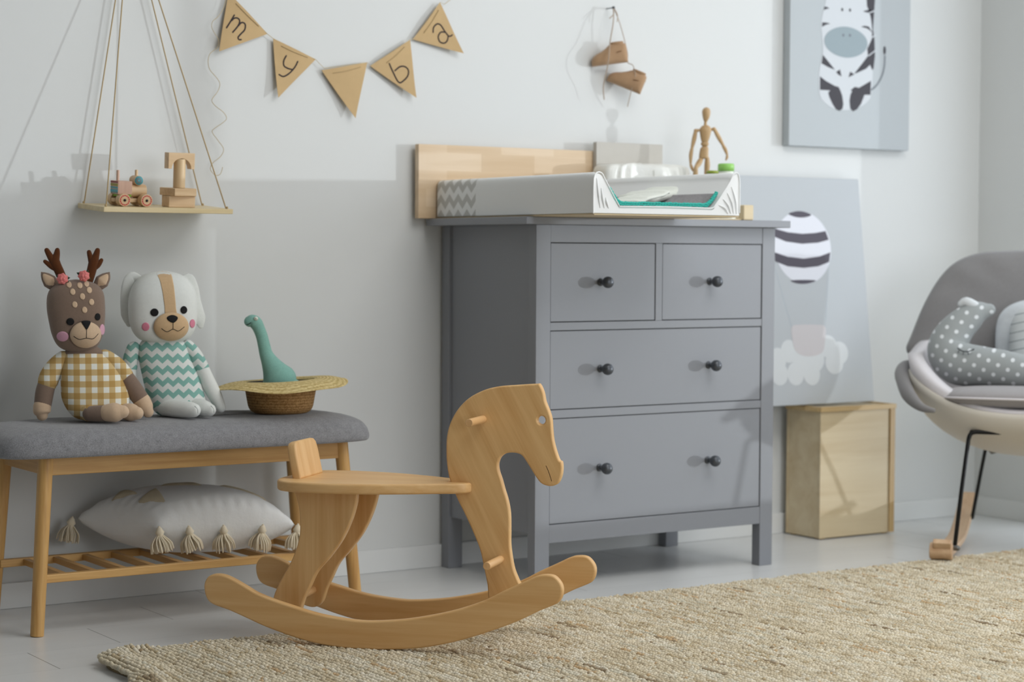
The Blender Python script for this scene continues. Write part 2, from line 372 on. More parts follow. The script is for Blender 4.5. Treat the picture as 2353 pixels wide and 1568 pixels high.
# ---------- rug: braided jute knots ----------
def rug():
    px, py = .0118, .0086; y0, y1 = -2.05, -.668; xr = 1.95
    rows = np.arange(-1.72, xr, px); rng = np.random.default_rng(3)
    C = []; S = []; K = []
    ico = []  # low-poly round knot
    lat = [(-.9, .5), (-.35, .95), (.35, .95), (.9, .5)]
    for z, r in lat: ico += [(r*math.cos(2*PI*k/6), r*math.sin(2*PI*k/6), z) for k in range(6)]
    ico = np.array(ico+[(0, 0, 1.08)])
    fc = []
    for i in range(3): fc += [(i*6+k, i*6+(k+1) % 6, (i+1)*6+(k+1) % 6, (i+1)*6+k) for k in range(6)]
    tri = [(18+k, 18+(k+1) % 6, 24) for k in range(6)]
    pal = np.array([lin(c) for c in [(230, 219, 194), (224, 212, 185), (216, 202, 173), (236, 228, 208), (204, 187, 154), (224, 218, 198), (212, 184, 144), (166, 148, 120)]])
    pr = np.array([.28, .24, .16, .16, .07, .055, .022, .013])
    for i, xx in enumerate(rows):
        n = int((y1-y0)/py); ph = rng.random()*py
        ys = y0+ph+np.arange(n)*py+rng.normal(0, .0007, n)
        left = -1.225+.17*(ys-y1)-.012*np.sin(ys*23)
        left = left + .05*np.clip((ys-(y1-.05))/.05, 0, 1)**2
        ok = (xx > left) & (ys < y1-.002+.003*math.sin(i*1.7)+.002*rng.random()); ys = ys[ok]; lf = left[ok]; n = len(ys)
        if n == 0: continue
        d = xx-lf; lift = .013*np.exp(-((d-.035)/.042)**2)+.004*np.exp(-((d-.2)/.1)**2)
        amp = .5+.5*np.sin(xx*37+ys*11)*np.sin(xx*13-ys*5)
        C.append(np.stack([np.full(n, xx)+rng.normal(0, .0006, n)+.0018*np.sin(ys*9+i*.05), ys, .0085+lift+.0016*amp+rng.normal(0, .0006, n)], 1))
        s = np.stack([.0053*(1+rng.normal(0, .09, n)), .0058*(1+rng.normal(0, .09, n)), .0058*(1+rng.normal(0, .09, n))], 1); S.append(s)
        run = np.repeat(rng.choice(8, n//9+1, p=pr), 9)[:n]; one = rng.choice(8, n, p=pr)
        K.append(np.where(rng.random(n) < .8, run, one))
    C = np.concatenate(C); S = np.concatenate(S); K = np.concatenate(K); n = len(C)
    ang = rng.normal(0, .16, n)+.38; ca, sa = np.cos(ang), np.sin(ang)
    P = ico[None]*S[:, None]; Q = P.copy(); Q[..., 0] = P[..., 0]*ca[:, None]-P[..., 1]*sa[:, None]; Q[..., 1] = P[..., 0]*sa[:, None]+P[..., 1]*ca[:, None]
    Vn = (Q+C[:, None]).reshape(-1, 3); nv = len(ico)
    q = (np.array(fc)[None]+(np.arange(n)*nv)[:, None, None]).reshape(-1, 4); t = (np.array(tri)[None]+(np.arange(n)*nv)[:, None, None]).reshape(-1, 3)
    me = bpy.data.meshes.new('rug'); me.vertices.add(len(Vn)); me.vertices.foreach_set('co', Vn.ravel())
    li = np.concatenate([q.ravel(), t.ravel()]); me.loops.add(len(li)); me.loops.foreach_set('vertex_index', li.astype(np.int32))
    st = np.concatenate([np.arange(len(q))*4, len(q)*4+np.arange(len(t))*3]); me.polygons.add(len(st)); me.polygons.foreach_set('loop_start', st.astype(np.int32))
    me.update(calc_edges=True); me.validate()
    at = me.color_attributes.new('yarn', 'FLOAT_COLOR', 'POINT')
    jit = (1+rng.normal(0, .05, n))[:, None]; c = np.clip(pal[K]*jit, 0, 1)
    cc = np.concatenate([np.repeat(c, nv, 0), np.ones((n*nv, 1))], 1); at.data.foreach_set('color', cc.astype(np.float32).ravel())
    m = mat('jute', (200, 184, 150), .95, spec=.1, sheen=.2); nb = NB(m); a = nb.n('ShaderNodeAttribute'); a.attribute_name = 'yarn'
    f = nb.noise(nb.xyz('Object', (1, 1, 1)), 1300, 2); g = nb.noise(nb.xyz('Object', (1, 3, 1)), 9, 3)
    dk = nb.n('ShaderNodeMix', data_type='RGBA', blend_type='MULTIPLY'); nb.put(dk.inputs[0], .3); nb.put(dk.inputs[6], a.outputs[0]); nb.put(dk.inputs[7], nb.ramp(g, [(.35, (.62, .56, .46)), (.6, (1, 1, 1))]))
    nb.col(dk.outputs[2]); nb.bump(f, .5, .0012)
    root = thing('jute_rug', 'large woven beige jute rug on the white floor under the rocking horse', 'rug')
    link('woven_knots', me, m, root)
    bs = [(1.95, y1-.005)]+[(-1.225+.17*(y-y1)-.012*math.sin(y*23)+.05*min(max((y-(y1-.05))/.05, 0), 1)**2+.015, y-.006) for y in np.linspace(y1, y0, 60)]+[(1.95, y0)]
    n = len(bs); V = [(x, y, 0.0005) for x, y in bs]+[(x, y, .0075) for x, y in bs]
    link('backing', pyd(V, [tuple(range(n))[::-1], tuple(range(n, 2*n))]+[(i, (i+1) % n, (i+1) % n+n, i+n) for i in range(n)]), mat('jute_backing', (150, 132, 100), .95), root, False)
rug()
# outlines of prints and letters, metres (x, z)
D = {
'z_body': [(1.3263,1.5888),(1.3335,1.6336),(1.3651,1.6687),(1.4255,1.6856),(1.4706,1.6744),(1.4877,1.6368),(1.4925,1.6012),(1.5033,1.572),(1.51,1.5424),(1.5169,1.5037),(1.5033,1.4516),(1.508,1.4218),(1.5189,1.3923),(1.5194,1.3621),(1.514,1.3165),(1.506,1.3011),(1.4774,1.2816),(1.4244,1.2673),(1.3716,1.2664),(1.3312,1.2809),(1.3109,1.2978),(1.3025,1.3211),(1.3019,1.3654),(1.3073,1.3983),(1.3167,1.4343),(1.3119,1.4843),(1.3075,1.5136),(1.313,1.5435)],
'z_mane': [(1.4876,1.6458),(1.5226,1.6486),(1.5255,1.6037),(1.5222,1.5583),(1.5188,1.5128),(1.5256,1.4831),(1.5285,1.4351),(1.523,1.3955),(1.5176,1.3922),(1.5083,1.4067),(1.492,1.3938),(1.4511,1.378),(1.445,1.3777),(1.4752,1.4079),(1.4995,1.4333),(1.4959,1.4542),(1.5152,1.4855),(1.5155,1.5126),(1.5121,1.5425),(1.5013,1.5688),(1.4928,1.5832)],
'z_l1': [(1.3206,1.5683),(1.3286,1.5688),(1.3407,1.5647),(1.3267,1.5616),(1.3188,1.5581)],
'z_l2': [(1.3122,1.5213),(1.3273,1.5223),(1.3442,1.5196),(1.3274,1.5155),(1.3116,1.5079)],
'z_r1': [(1.4766,1.5655),(1.4889,1.5697),(1.5095,1.5739),(1.5097,1.5589),(1.5014,1.5628)],
'z_r2': [(1.4692,1.5191),(1.4856,1.5233),(1.5021,1.5214),(1.5169,1.5037),(1.5064,1.5105),(1.494,1.5157)],
'z_ll1': [(1.3169,1.4255),(1.3657,1.3838),(1.3374,1.3905),(1.3113,1.4)],
'z_ll2': [(1.3698,1.3774),(1.3858,1.3864),(1.3922,1.3658),(1.38,1.3697)],
'z_rl2': [(1.4207,1.3644),(1.4273,1.3818),(1.445,1.3747)],
'z_lf': [(1.3059,1.3612),(1.3301,1.3486),(1.3665,1.3356),(1.3806,1.3339),(1.3889,1.3224),(1.396,1.3078),(1.4009,1.2842),(1.3979,1.2691),(1.3858,1.2626),(1.3716,1.2664),(1.3572,1.2821),(1.3449,1.3009),(1.3394,1.314),(1.3474,1.3218),(1.3065,1.3213)],
'z_rf': [(1.5132,1.3588),(1.5119,1.3164),(1.4871,1.3152),(1.4732,1.2875),(1.457,1.2702),(1.4408,1.2635),(1.4292,1.272),(1.426,1.2943),(1.4297,1.3124),(1.4365,1.3242),(1.4295,1.3259),(1.4469,1.3373),(1.4641,1.3352)],
'z_tail': [(1.5158,1.3317),(1.5384,1.348),(1.5587,1.3763),(1.5686,1.4071),(1.5701,1.4375)],
'z_pts': [(1.4088,1.4688),(1.4967,1.4744),(1.4096,1.4226),(1.3971,1.489),(1.4239,1.4901),(1.3918,1.5648),(1.4234,1.5656),(1.5686,1.4541),(1.5014,1.5628),(1.524,1.5704),(1.5069,1.485),(1.5294,1.4985),(1.5016,1.4335),(1.5303,1.4518)],
'f_tri': [(-0.6133,1.4632),(-0.5087,1.3701),(-0.6449,1.3177),(-0.4929,1.36),(-0.3742,1.3151),(-0.4846,1.2133),(-0.3568,1.2892),(-0.2254,1.316),(-0.2654,1.172),(-0.2165,1.3078),(-0.098,1.3821),(-0.0854,1.2323),(-0.0896,1.3836),(-0.0076,1.4853),(0.059,1.3554)],
's_m': [(-0.5999,1.4096),(-0.6098,1.394),(-0.6213,1.3775)],
's_m2': [(-0.6072,1.3957),(-0.5999,1.4022),(-0.5907,1.4028),(-0.5858,1.3966),(-0.5901,1.3844),(-0.6049,1.3676)],
's_m3': [(-0.5894,1.3844),(-0.5802,1.3931),(-0.571,1.3893),(-0.5726,1.3757),(-0.5835,1.3646),(-0.5908,1.3558),(-0.5885,1.3509),(-0.5826,1.3512)],
's_y': [(-0.4581,1.319),(-0.4649,1.3059),(-0.4642,1.2938),(-0.453,1.2878),(-0.4421,1.286)],
's_y2': [(-0.4264,1.3066),(-0.4343,1.2925),(-0.4496,1.2765),(-0.4666,1.2671),(-0.4785,1.2713)],
's_b': [(-0.1617,1.3165),(-0.1508,1.2959),(-0.1343,1.2701),(-0.1197,1.2756),(-0.1077,1.2888),(-0.1063,1.303),(-0.1162,1.3113),(-0.1308,1.3102),(-0.1453,1.2993)],
's_a': [(-0.0304,1.4055),(-0.029,1.4182),(-0.0186,1.4278),(-0.0073,1.4251),(0.004,1.4109),(0.0172,1.3981),(0.0266,1.4019)],
's_a2': [(0.0059,1.4078),(-0.0073,1.407),(-0.0147,1.3954),(-0.0102,1.3824),(0.0022,1.379),(0.0116,1.386),(0.0145,1.3973)],
'f_str': [(-0.6325,1.5093),(-0.6133,1.4632),(-0.5087,1.3701),(-0.4929,1.36),(-0.3742,1.3151),(-0.3499,1.2942),(-0.2254,1.316),(-0.2165,1.3078),(-0.098,1.3821),(-0.0896,1.3836),(-0.0076,1.4853),(0.0056,1.4809),(0.0224,1.4932),(0.0904,1.5623)],
'f_fold': [(-0.595,1.4382),(-0.5338,1.3873),(-0.4707,1.3424),(-0.3983,1.3189),(-0.3255,1.2832),(-0.2461,1.3031),(-0.169,1.3183),(-0.1163,1.3622),(-0.0575,1.4021),(-0.0131,1.4637)],
'f_tail': [(-0.6269,1.4605),(-0.6234,1.4449),(-0.6304,1.4233),(-0.6444,1.4033),(-0.6606,1.3896),(-0.663,1.3747),(-0.6538,1.3606),(-0.6434,1.3465),(-0.6446,1.3295),(-0.6654,1.3125),(-0.6724,1.2941),(-0.669,1.2733),(-0.6493,1.2533),(-0.6401,1.24),(-0.6448,1.2218),(-0.661,1.1999),(-0.6529,1.1855),(-0.6332,1.1715),(-0.6239,1.1571),(-0.6321,1.1461),(-0.6531,1.1315),(-0.66,1.1218),(-0.645,1.1011),(-0.6322,1.0814),(-0.6404,1.0631),(-0.6602,1.0466),(-0.6648,1.0306),(-0.651,1.0172),(-0.6393,1.0207),(-0.6346,1.0368)],
'b_c': [(1.2135,0.4629),(1.3234,0.4635),(1.2235,0.5705)],
'b0': [(1.166,0.5615),(1.1854,0.568),(1.2077,0.5708),(1.2328,0.5683),(1.2555,0.56),(1.2281,0.5524),(1.1934,0.5529)],
'b1': [(1.1102,0.5176),(1.1056,0.4939),(1.1491,0.48),(1.2113,0.4738),(1.2752,0.4776),(1.3178,0.4866),(1.3074,0.5126),(1.2652,0.5064),(1.2141,0.5035),(1.1579,0.5076)],
'b2': [(1.1027,0.448),(1.1016,0.422),(1.1487,0.407),(1.211,0.4023),(1.2686,0.4071),(1.3135,0.4201),(1.3207,0.449),(1.2778,0.4368),(1.2136,0.4299),(1.1513,0.4354)],
'b3': [(1.1573,0.3653),(1.2046,0.367),(1.2551,0.365),(1.2322,0.3574),(1.2035,0.3551),(1.1754,0.3576)],
'bk': [(1.1479,0.2282),(1.1766,0.2348),(1.2524,0.2336),(1.2804,0.226),(1.2749,0.1879),(1.2641,0.1547),(1.2375,0.1434),(1.2057,0.1409),(1.1747,0.1463),(1.1543,0.1619),(1.1475,0.1904)],
'br': [(1.1013,0.3984),(1.1479,0.2282),(1.3104,0.4081),(1.2804,0.226)],
'bc': [(1.1321,0.1577),(1.0867,0.1353),(1.089,0.0931),(1.1509,0.0913),(1.2135,0.0894),(1.2049,0.1323),(1.2845,0.1685),(1.3276,0.1484),(1.3056,0.1202)],
}
# ---------- rocking horse ----------
def horse():
    t = thing('rocking_horse', 'light beech wooden rocking horse standing on the jute rug', 'rocking horse', (-.727, -.932, .0125), R(-50))
    rk = [(-.3835,.1114),(-.3785,.1271),(-.368,.1362),(-.3512,.139),(-.3325,.136),(-.3096,.1267),(-.2848,.1144),(-.2641,.1039),(-.227,.0916),(-.186,.0811),(-.1412,.0701),(-.0966,.063),(-.0402,.0585),(-.0002,.0595),(.0594,.0659),(.1185,.0774),(.1771,.093),(.2352,.1148),(.2736,.1354),(.3118,.154),(.3422,.1692),(.3612,.1739),(.3802,.1722),(.3935,.16),(.3985,.1473),(.3974,.1325),(.3918,.1212),(.3824,.1144),(.3502,.0997),(.3122,.0799),(.2739,.0629),(.2161,.0409),(.1578,.0225),(.099,.0096),(.0397,.0027),(0,0),(-.0602,-.0009),(-.1209,.0043),(-.182,.0161),(-.2435,.0337),(-.2848,.0488),(-.3264,.0639),(-.3639,.0747),(-.3785,.0883)]
    rk = [(x, z+.0005) for x, z in rk]
    o = [tuple(p) for p in cr(rk, 4, True)]
    r = plate('rocker', [o], .018, HORSE, t, .004); r.location = (0, .009, 0)
    c = r.copy(); COL.objects.link(c); c.parent = t; c.location = (.003, .271, 0)
    hd = [(.3123,.5468),(.3203,.5306),(.3243,.5118),(.3322,.493),(.3374,.476),(.3391,.4552),(.3416,.4324),(.3464,.4136),(.3543,.3920),(.3602,.3874),(.3615,.3723),(.3593,.357),(.3527,.3434),(.341,.3373),(.3273,.3379),(.3154,.3432),(.3055,.3551),(.2956,.37),(.2857,.3849),(.2757,.398),(.2658,.4026),(.252,.4037),(.2381,.4006),(.2282,.3926),(.2227,.379),(.2244,.3637),(.2304,.3467),(.2365,.3258),(.2438,.303),(.2487,.2764),(.2496,.2419),(.2498,.2112),(.2539,.1806),(.2592,.1578),(.2672,.139),(.2760,.118),(.272,.092),(.2097,.088),(.2016,.1241),(.1934,.1623),(.1852,.1967),(.1711,.2308),(.1528,.2686),(.1366,.2989),(.1265,.3217),(.1163,.3484),(.1113,.3791),(.11,.41),(.1119,.4371),(.1199,.4643),(.1359,.4917),(.1599,.5153),(.1918,.5322),(.2236,.5406),(.2631,.5445),(.304,.5478)]
    o = [tuple(p) for p in cr(hd, 4, True)]
    slit = stroke([(.3275, .379), (.3335, .366), (.3398, .3475)], .0011, 3)
    h = plate('head_and_neck', [o, ell(.3165, .473, .0087, .0087, 28)[::-1]], .018, HORSEH, t, .0035); h.location = (0, .14, 0)
    flatpoly('mouth_slit', [slit], .1308, mat('slit_dark', (70, 44, 24), .9), h, .0004).location = (0, -.14, 0)
    # seat
    w_ = [(-.245, .0), (-.247, .05), (-.238, .088), (-.215, .112), (-.175, .124), (-.13, .126), (-.08, .121), (-.02, .108), (.05, .082), (.10, .058), (.135, .044), (.158, .030), (.166, .012)]
    w_ = [tuple(p) for p in cr(w_, 5)]
    out = [(x, y) for x, y in w_]+[(x, -y) for x, y in w_[::-1]][:-1]
    slot = [(.108, -.0096), (.108, .0096), (.1705, .0096), (.1705, -.0096)]
    out2 = [p for p in w_ if p[1] > .0097 or p[0] < 0]
    out2 = out2+[(.1662, .0097), (.112, .0097), (.112, -.0097), (.1662, -.0097)]+[(x, -y) for x, y in out2[::-1]][:-1]
    s = plate('seat', [out2[::-1]], .022, HORSE, t, .005, mtx=Matrix.Rotation(-PI/2, 4, 'X')); s.location = (0, .14, .3275)
    # backrest
    b = plate('backrest', [[(x*.0635, z) for x, z in [(-1, 0), (1, 0), (.99, .055), (.93, .072), (.8, .079), (.6, .081), (-.6, .081), (-.8, .079), (-.93, .072), (-.99, .055)]]], .020, HORSEV, t, .005, mtx=Matrix.Rotation(R(-90), 4, 'Z'))
    b.location = (-.204, .14, .336); b.rotation_euler = (0, R(-12), 0)
    # rear legs
    lg = [(-.2092,.3205),(-.1968,.2818),(-.1938,.2508),(-.1947,.2196),(-.203,.188),(-.2175,.1561),(-.2384,.1199),(-.254,.085),(-.2510,.0600),(-.2350,.0470),(-.2120,.0440),(-.1950,.0560),(-.184,.086),(-.1720,.1100),(-.155,.1435),(-.1264,.176),(-.0977,.216),(-.0773,.2595),(-.0671,.2946),(-.0651,.3205)]
    o = [tuple(p) for p in cr(lg[:-1], 4)][:-1]+[lg[-2], lg[-1]]
    l = plate('rear_leg', [o], .018, HORSEV, t, .003); l.location = (0, .0765, 0)
    c = l.copy(); COL.objects.link(c); c.parent = t; c.location = (0, .2035, 0)
    cyl('handle', (.1904, .035, .4715), (.1904, .245, .4715), .0082, DOWEL, t, bevel=.0012)
    cyl('footrest', (.2296, .035, .1798), (.2296, .172, .1798), .0082, DOWEL, t, bevel=.0012)
    cyl('axle', (-.2165, .070, .082), (-.2165, .261, .082), .0095, DOWEL, t, bevel=.001)
    cyl('front_axle', (.238, .019, .086), (.238, .261, .086), .0082, DOWEL, t, bevel=.001)
horse()

# ---------- bench ----------
def bench():
    t = thing('bench', 'long bamboo bench with dark grey padded seat against the wall', 'bench', (0, 0, 0))
    x0, x1, yf, yb = -1.209, -.485, -.345, -.09
    for (xt, yt, xb, yb_) in ((x0, yf, -1.237, -.362), (x1, yf, -.452, -.362), (x0, yb, -1.237, -.078), (x1, yb, -.452, -.078)):
        V, Fc = tube_md([(xb, yb_, .0), (xt, yt, .385)], [.0145, .0165], 20, False, ref=(1, 0, 0)); link('leg', pyd(V, Fc), BAMBOOV, t, True, .0015, ang=60)
    box('apron', (x0+.01, yf-.009, .345), (x1-.01, yf+.009, .384), BAMBOO, t, .002)
    box('apron', (x0+.01, yb-.009, .345), (x1-.01, yb+.009, .384), BAMBOO, t, .002)
    box('apron', (x0-.009, yf+.012, .347), (x0+.009, yb-.012, .382), BAMBOOY, t, .002)
    box('apron', (x1-.009, yf+.012, .347), (x1+.009, yb-.012, .382), BAMBOOY, t, .002)
    fx, bx = -.357, -.083
    box('shelf_rail', (-1.226, fx+.0, .112), (-.463, fx+.018, .130), BAMBOO, t, .002)
    box('shelf_rail', (-1.226, bx-.018, .112), (-.463, bx, .130), BAMBOO, t, .002)
    for k in range(10):
        x = -1.165+k*.0705; box('shelf_slat', (x-.0075, fx+.016, .114), (x+.0075, bx-.016, .128), BAMBOOY, t, .0015)
    # padded top
    nx, ny = 56, 26; V = []; Fc = []
    def dims(u, v):
        return
    X0_, X1_, Y0_, Y1_ = -1.315, -.405, -.402, -.035
    cx, cy, hx, hy = (X0_+X1_)/2, (Y0_+Y1_)/2, (X1_-X0_)/2, (Y1_-Y0_)/2
    def se(a, p): c, s = math.cos(a), math.sin(a); return math.copysign(abs(c)**(2/p), c), math.copysign(abs(s)**(2/p), s)
    prof = [(0, .062), (.35, .0625), (.6, .061), (.78, .056), (.9, .047), (.965, .034), (.995, .018), (1.0, .008), (.985, .001), (.95, -.001), (.8, 0), (.4, 0), (0, 0)]
    prof = [tuple(p) for p in cr(prof, 3)]; seg = 160
    for r, z in prof:
        for k in range(seg):
            c, s = se(2*PI*k/seg, 7); e = (1-r)*hy
            rx = hx-(hy-hy*max(r, 0)) if r > 0 else hx-hy
            x = cx+c*max(rx, .001); y = cy+s*max(hy*r, .0005)
            wv = .0012*math.sin(x*31+y*17)+.001*math.sin(x*13-y*29)
            V.append((x, y, .386+max(z, 0)+(wv if z > .03 else 0)))
    m_ = len(prof)
    for i in range(m_-1):
        for k in range(seg):
            a = i*seg+k; b = i*seg+(k+1) % seg; Fc.append((a, a+seg, b+seg, b))
    Fc.append(tuple(range(seg))); Fc.append(tuple(range((m_-1)*seg, m_*seg))[::-1])
    link('padded_seat', pyd(V, Fc), fabric('grey_upholstery', (140, 140, 143), 420, .3), t)
bench()

# ---------- chest of drawers ----------
def dresser():
    t = thing('chest_of_drawers', 'grey painted chest of drawers with four drawers and round dark knobs', 'chest of drawers', (0, 0, 0))
    yf, yb, W_ = -.45, -.0125, .77; st = .0435; zt = .901
    for x in (0, W_-st):
        box('leg', (x, yf, 0), (x+st, yf+.032, zt), GREY, t, .0015)
        box('leg', (x, yb-.035, 0), (x+st, yb, zt), GREY, t, .0015)
    box('side_panel', (.008, yf+.032, .135), (.020, yb-.035, zt), GREY, t, .001)
    box('side_panel', (W_-.020, yf+.032, .135), (W_-.008, yb-.035, zt), GREY, t, .001)
    boxes('back_panel', [((.02, yb-.03, .135), (W_-.02, yb-.022, zt)), ((.02, yf+.035, .135), (W_-.02, yb-.03, .145))], GREY, t, 0)
    # face frame rails and divider
    zs = dict(top=(.8575, zt), mid=(.640, .660), low=(.4225, .443), bot=(.113, .1585))
    L = [((st, yf+.001, a), (W_-st, yf+.022, b)) for a, b in zs.values()]
    L.append(((.3705, yf+.001, .660), (.3920, yf+.022, .8575)))
    for i, (k, (a, b)) in enumerate(zs.items()): box('rail', (st, yf+.001, a), (W_-st, yf+.022, b), GREY, t, .0012)
    box('divider', (.3705, yf+.0012, .660), (.3920, yf+.022, .8575), GREY, t, .001)
    g = .0018
    def drawer(x0, x1, z0, z1, knobs):
        d = box('drawer', (x0+g, yf+.0025, z0+g), (x1-g, yf+.020, z1-g), GREY, t, .0012)
        boxes('drawer_box', [((x0+.012, yf+.02, z0+.01), (x0+.024, yf+.36, z1-.02)), ((x1-.024, yf+.02, z0+.01), (x1-.012, yf+.36, z1-.02)), ((x0+.012, yf+.35, z0+.01), (x1-.012, yf+.36, z1-.02)), ((x0+.012, yf+.02, z0+.008), (x1-.012, yf+.36, z0+.012))], GREYD, d, 0)
        for kx, kz in knobs:
            pr = [(.0001, 0), (.009, 0), (.0092, .002), (.006, .004), (.0052, .011), (.0065, .016), (.0105, .020), (.0135, .025), (.0147, .031), (.0135, .0375), (.0095, .042), (.004, .044), (.0001, .0443)]
            k = lathe('knob', [tuple(p) for p in cr(pr, 3)], KNOB, d, 28); k.rotation_euler = (PI/2, 0, 0); k.location = (kx, yf+.0025, kz)
    drawer(st, .3705, .660, .8575, [(.1975, .759)])
    drawer(.3920, W_-st, .660, .8575, [(.549, .7595)])
    drawer(st, W_-st, .443, .640, [(.1985, .542), (.548, .5415)])
    drawer(st, W_-st, .1585, .4225, [(.198, .293), (.5475, .293)])
    box('worktop', (-.050, -.481, zt), (.797, -.0125, .9195), GREY, t, .002)
dresser()
# ---------- changing mat and the things on the chest ----------
def topstuff():
    tr = thing('changing_tray', 'thin pale wooden tray under the white changing mat', 'tray', (-.03, -.73, .9197))
    box('tray_board', (0, 0, 0), (.436, .70, .0045), PLY, tr, .001)
    b = box('corner_block', (.675, .262, .0), (.709, .296, .040), PLY, tr, .003); box('side_rail', (.436, .27, .0), (.675, .288, .004), PLY, tr, .001)
    # mat: raised rims left, right and at the wall end, open towards the room
    m = thing('changing_mat', 'white vinyl changing mat with a grey zigzag end on the chest', 'changing mat', (-.034, -.732, .9245))
    Wm, Lm, H = .440, .690, .095
    prof = [(0, .0), (0, .045), (.001, .080), (.006, .0915), (.016, .095), (.025, .091), (.032, .080), (.071, .022), (.079, .0165), (.10, .0165), (.22, .0175), (.34, .0165), (.355, .017), (.366, .026), (.410, .082), (.416, .094), (.424, .1035), (.433, .103), (.4385, .093), (.440, .07), (.440, .03), (.440, .0)]
    prof = [tuple(p) for p in cr(prof, 3)]; n = len(prof); V = []; Fc = []; ys = list(np.linspace(0, 1, 36)); 
    for i, v in enumerate(ys):
        y = v*Lm
        for x, z in prof:
            zz = z; e = max(0, (y-(Lm-.10))/.10)   # wall end rises
            rim = .017+min(1, e*1.25)*.078-(max(0, e-.9)*.4)**2
            if .02 < x < .425: zz = max(z, rim if e > 0 else 0)
            pk = .0012*math.sin(x*190)*math.exp(-y/.05)*(1 if x > .34 or x < .08 else .15)*(z > .02)
            f = 0 if y > .012 else -.004*(1-y/.012)
            V.append((x, y, max(zz+f*(z > .01), 0)+(pk if 0.001 < x < .439 else 0)))
    for i in range(len(ys)-1):
        for k in range(n-1):
            a = i*n+k; Fc.append((a, a+1, a+n+1, a+n))
        Fc.append((i*n+n-1, i*n, (i+1)*n, (i+1)*n+n-1))
    Fc.append(tuple(range(n))[::-1]); k = (len(ys)-1)*n; Fc.append(tuple(range(k, k+n)))
    mv = chevron('mat_vinyl_zigzag', (198, 199, 196), (240, 242, 242), 1, 2, .040, .020, .042, .5, .38, region=(1, .69-.185), off=.002)
    o = link('padded_mat', pyd(V, Fc), mv, m, True)
    o.data.set_sharp_from_angle(angle=R(60)) if hasattr(o.data, 'set_sharp_from_angle') else None
    tubes('seam_piping', [([(x, -.0012, z) for x, z in prof[::2]], .0016)], WHITEP, m)
    # folds at the open end
    L = []
    for k in range(4): L.append(([(.376+k*.013, -.0006, .024+k*.015), (.392+k*.0115, -.003, .018+k*.006), (.404+k*.009, -.0006, .004)], [.0008, .0018, .0006]))
    for k in range(3): L.append(([(.010+k*.013, -.0006, .080-k*.022), (.014+k*.012, -.0022, .045-k*.01), (.020+k*.012, -.0006, .012)], [.0008, .0022, .0008]))
    for q_ in (L[:4], L[4:]): link('seam_fold', pyd(*merge([tube_md(cr(P, 5), [float(np.interp(i, [0, 5, 10], r)) for i in range(11)], 8) for P, r in q_])), WHITEP, m)
    # absorbent pad with teal edge
    p = thing('changing_pad', 'grey fabric pad with a teal crocheted edge lying in the changing mat', 'pad', (0, 0, 0))
    pr = [(.054, .052), (.066, .036), (.080, .0225), (.10, .0182), (.22, .0186), (.335, .0182), (.352, .022), (.368, .036), (.378, .048)]
    P = [(x-.034, z+.9245+.0008) for x, z in cr(pr, 5)]; n = len(P); V = []; Fc = []
    for y in (-.716, -.40, -.175):
        for x, z in P: V.append((x, y, z+.0010))
        for x, z in P[::-1]: V.append((x, y, z+.0045))
    N2 = 2*n
    for i in range(2):
        for k in range(N2): a = i*N2+k; b = i*N2+(k+1) % N2; Fc.append((a, b, b+N2, a+N2))
    Fc.append(tuple(range(N2))[::-1]); Fc.append(tuple(range(2*N2, 3*N2)))
    link('pad_fabric', pyd(V, Fc), fabric('pad_grey', (150, 148, 150), 500), p)
    L = []; rng = random.Random(4)
    path = cr([(x, z+.0028) for x, z in P], 3); 
    acc = 0; last = path[0]; pts = [path[0]]
    for q in path:
        if np.linalg.norm(q-last) > .0042: pts.append(q); last = q
    for q in pts:
        for j in range(2):
            L.append(tube_md([(q[0]-.002, -.7190-j*.001, q[1]+j*.0042+rng.uniform(-.001, .001)), (q[0]+.002, -.7200-j*.001, q[1]+j*.0042+rng.uniform(-.0005, .0012))], .0027, 8))
    link('teal_edge', pyd(*merge(L)), mat('teal_yarn', (62, 186, 172), .9, bump=(1200, .5, .001)), p)
    # folded diapers on the pad
    DW = mat('diaper_white', (236, 240, 232), .85, bump=(160, .5, .002))
    def diaper(loc, rz, tilt, hx, hy, hz, label):
        d = thing('folded_diaper', label, 'diaper', loc, rz, None); V = []; Fc = []; n1, n2 = 24, 48
        for i in range(n1+1):
            ph = -PI/2+PI*i/n1; cz, sz = math.cos(ph), math.sin(ph)
            for k in range(n2):
                a = 2*PI*k/n2; c, s_ = math.cos(a), math.sin(a); r = max(cz, 1e-3)**.45
                x = hx*r*math.copysign(abs(c)**.5, c); y = hy*r*math.copysign(abs(s_)**.5, s_)
                V.append((x, y, hz*math.copysign(abs(sz)**.8, sz)*(1-.35*math.exp(-((x-hx*.2)/(hx*.12))**2))+.0015*math.sin(x*190)))
        for i in range(n1):
            for k in range(n2): a = i*n2+k; b_ = i*n2+(k+1) % n2; Fc.append((a, b_, b_+n2, a+n2))
        Fc.append(tuple(range(n2))[::-1]); Fc.append(tuple(range(n1*n2, (n1+1)*n2)))
        o = link('diaper_layers', pyd(V, Fc), DW, d); o.rotation_euler = (0, -tilt, 0)
        return d
    diaper((.205, -.600, .9680), R(4), R(14), .062, .060, .0062, 'thin folded white diaper propped up at the left on the grey pad')
    diaper((.330, -.480, .9775), R(2), R(11), .072, .070, .0150, 'thick folded white diaper on the right part of the grey pad')
    # bag of diapers behind the mat rim
    g = thing('diaper_pack', 'crinkled translucent pack of stacked white diapers behind the mat', 'diaper pack', (.445, -.030, .9197))
    V = []; Fc = []; seg = 160; hx, hy, H = .151, .046, .163
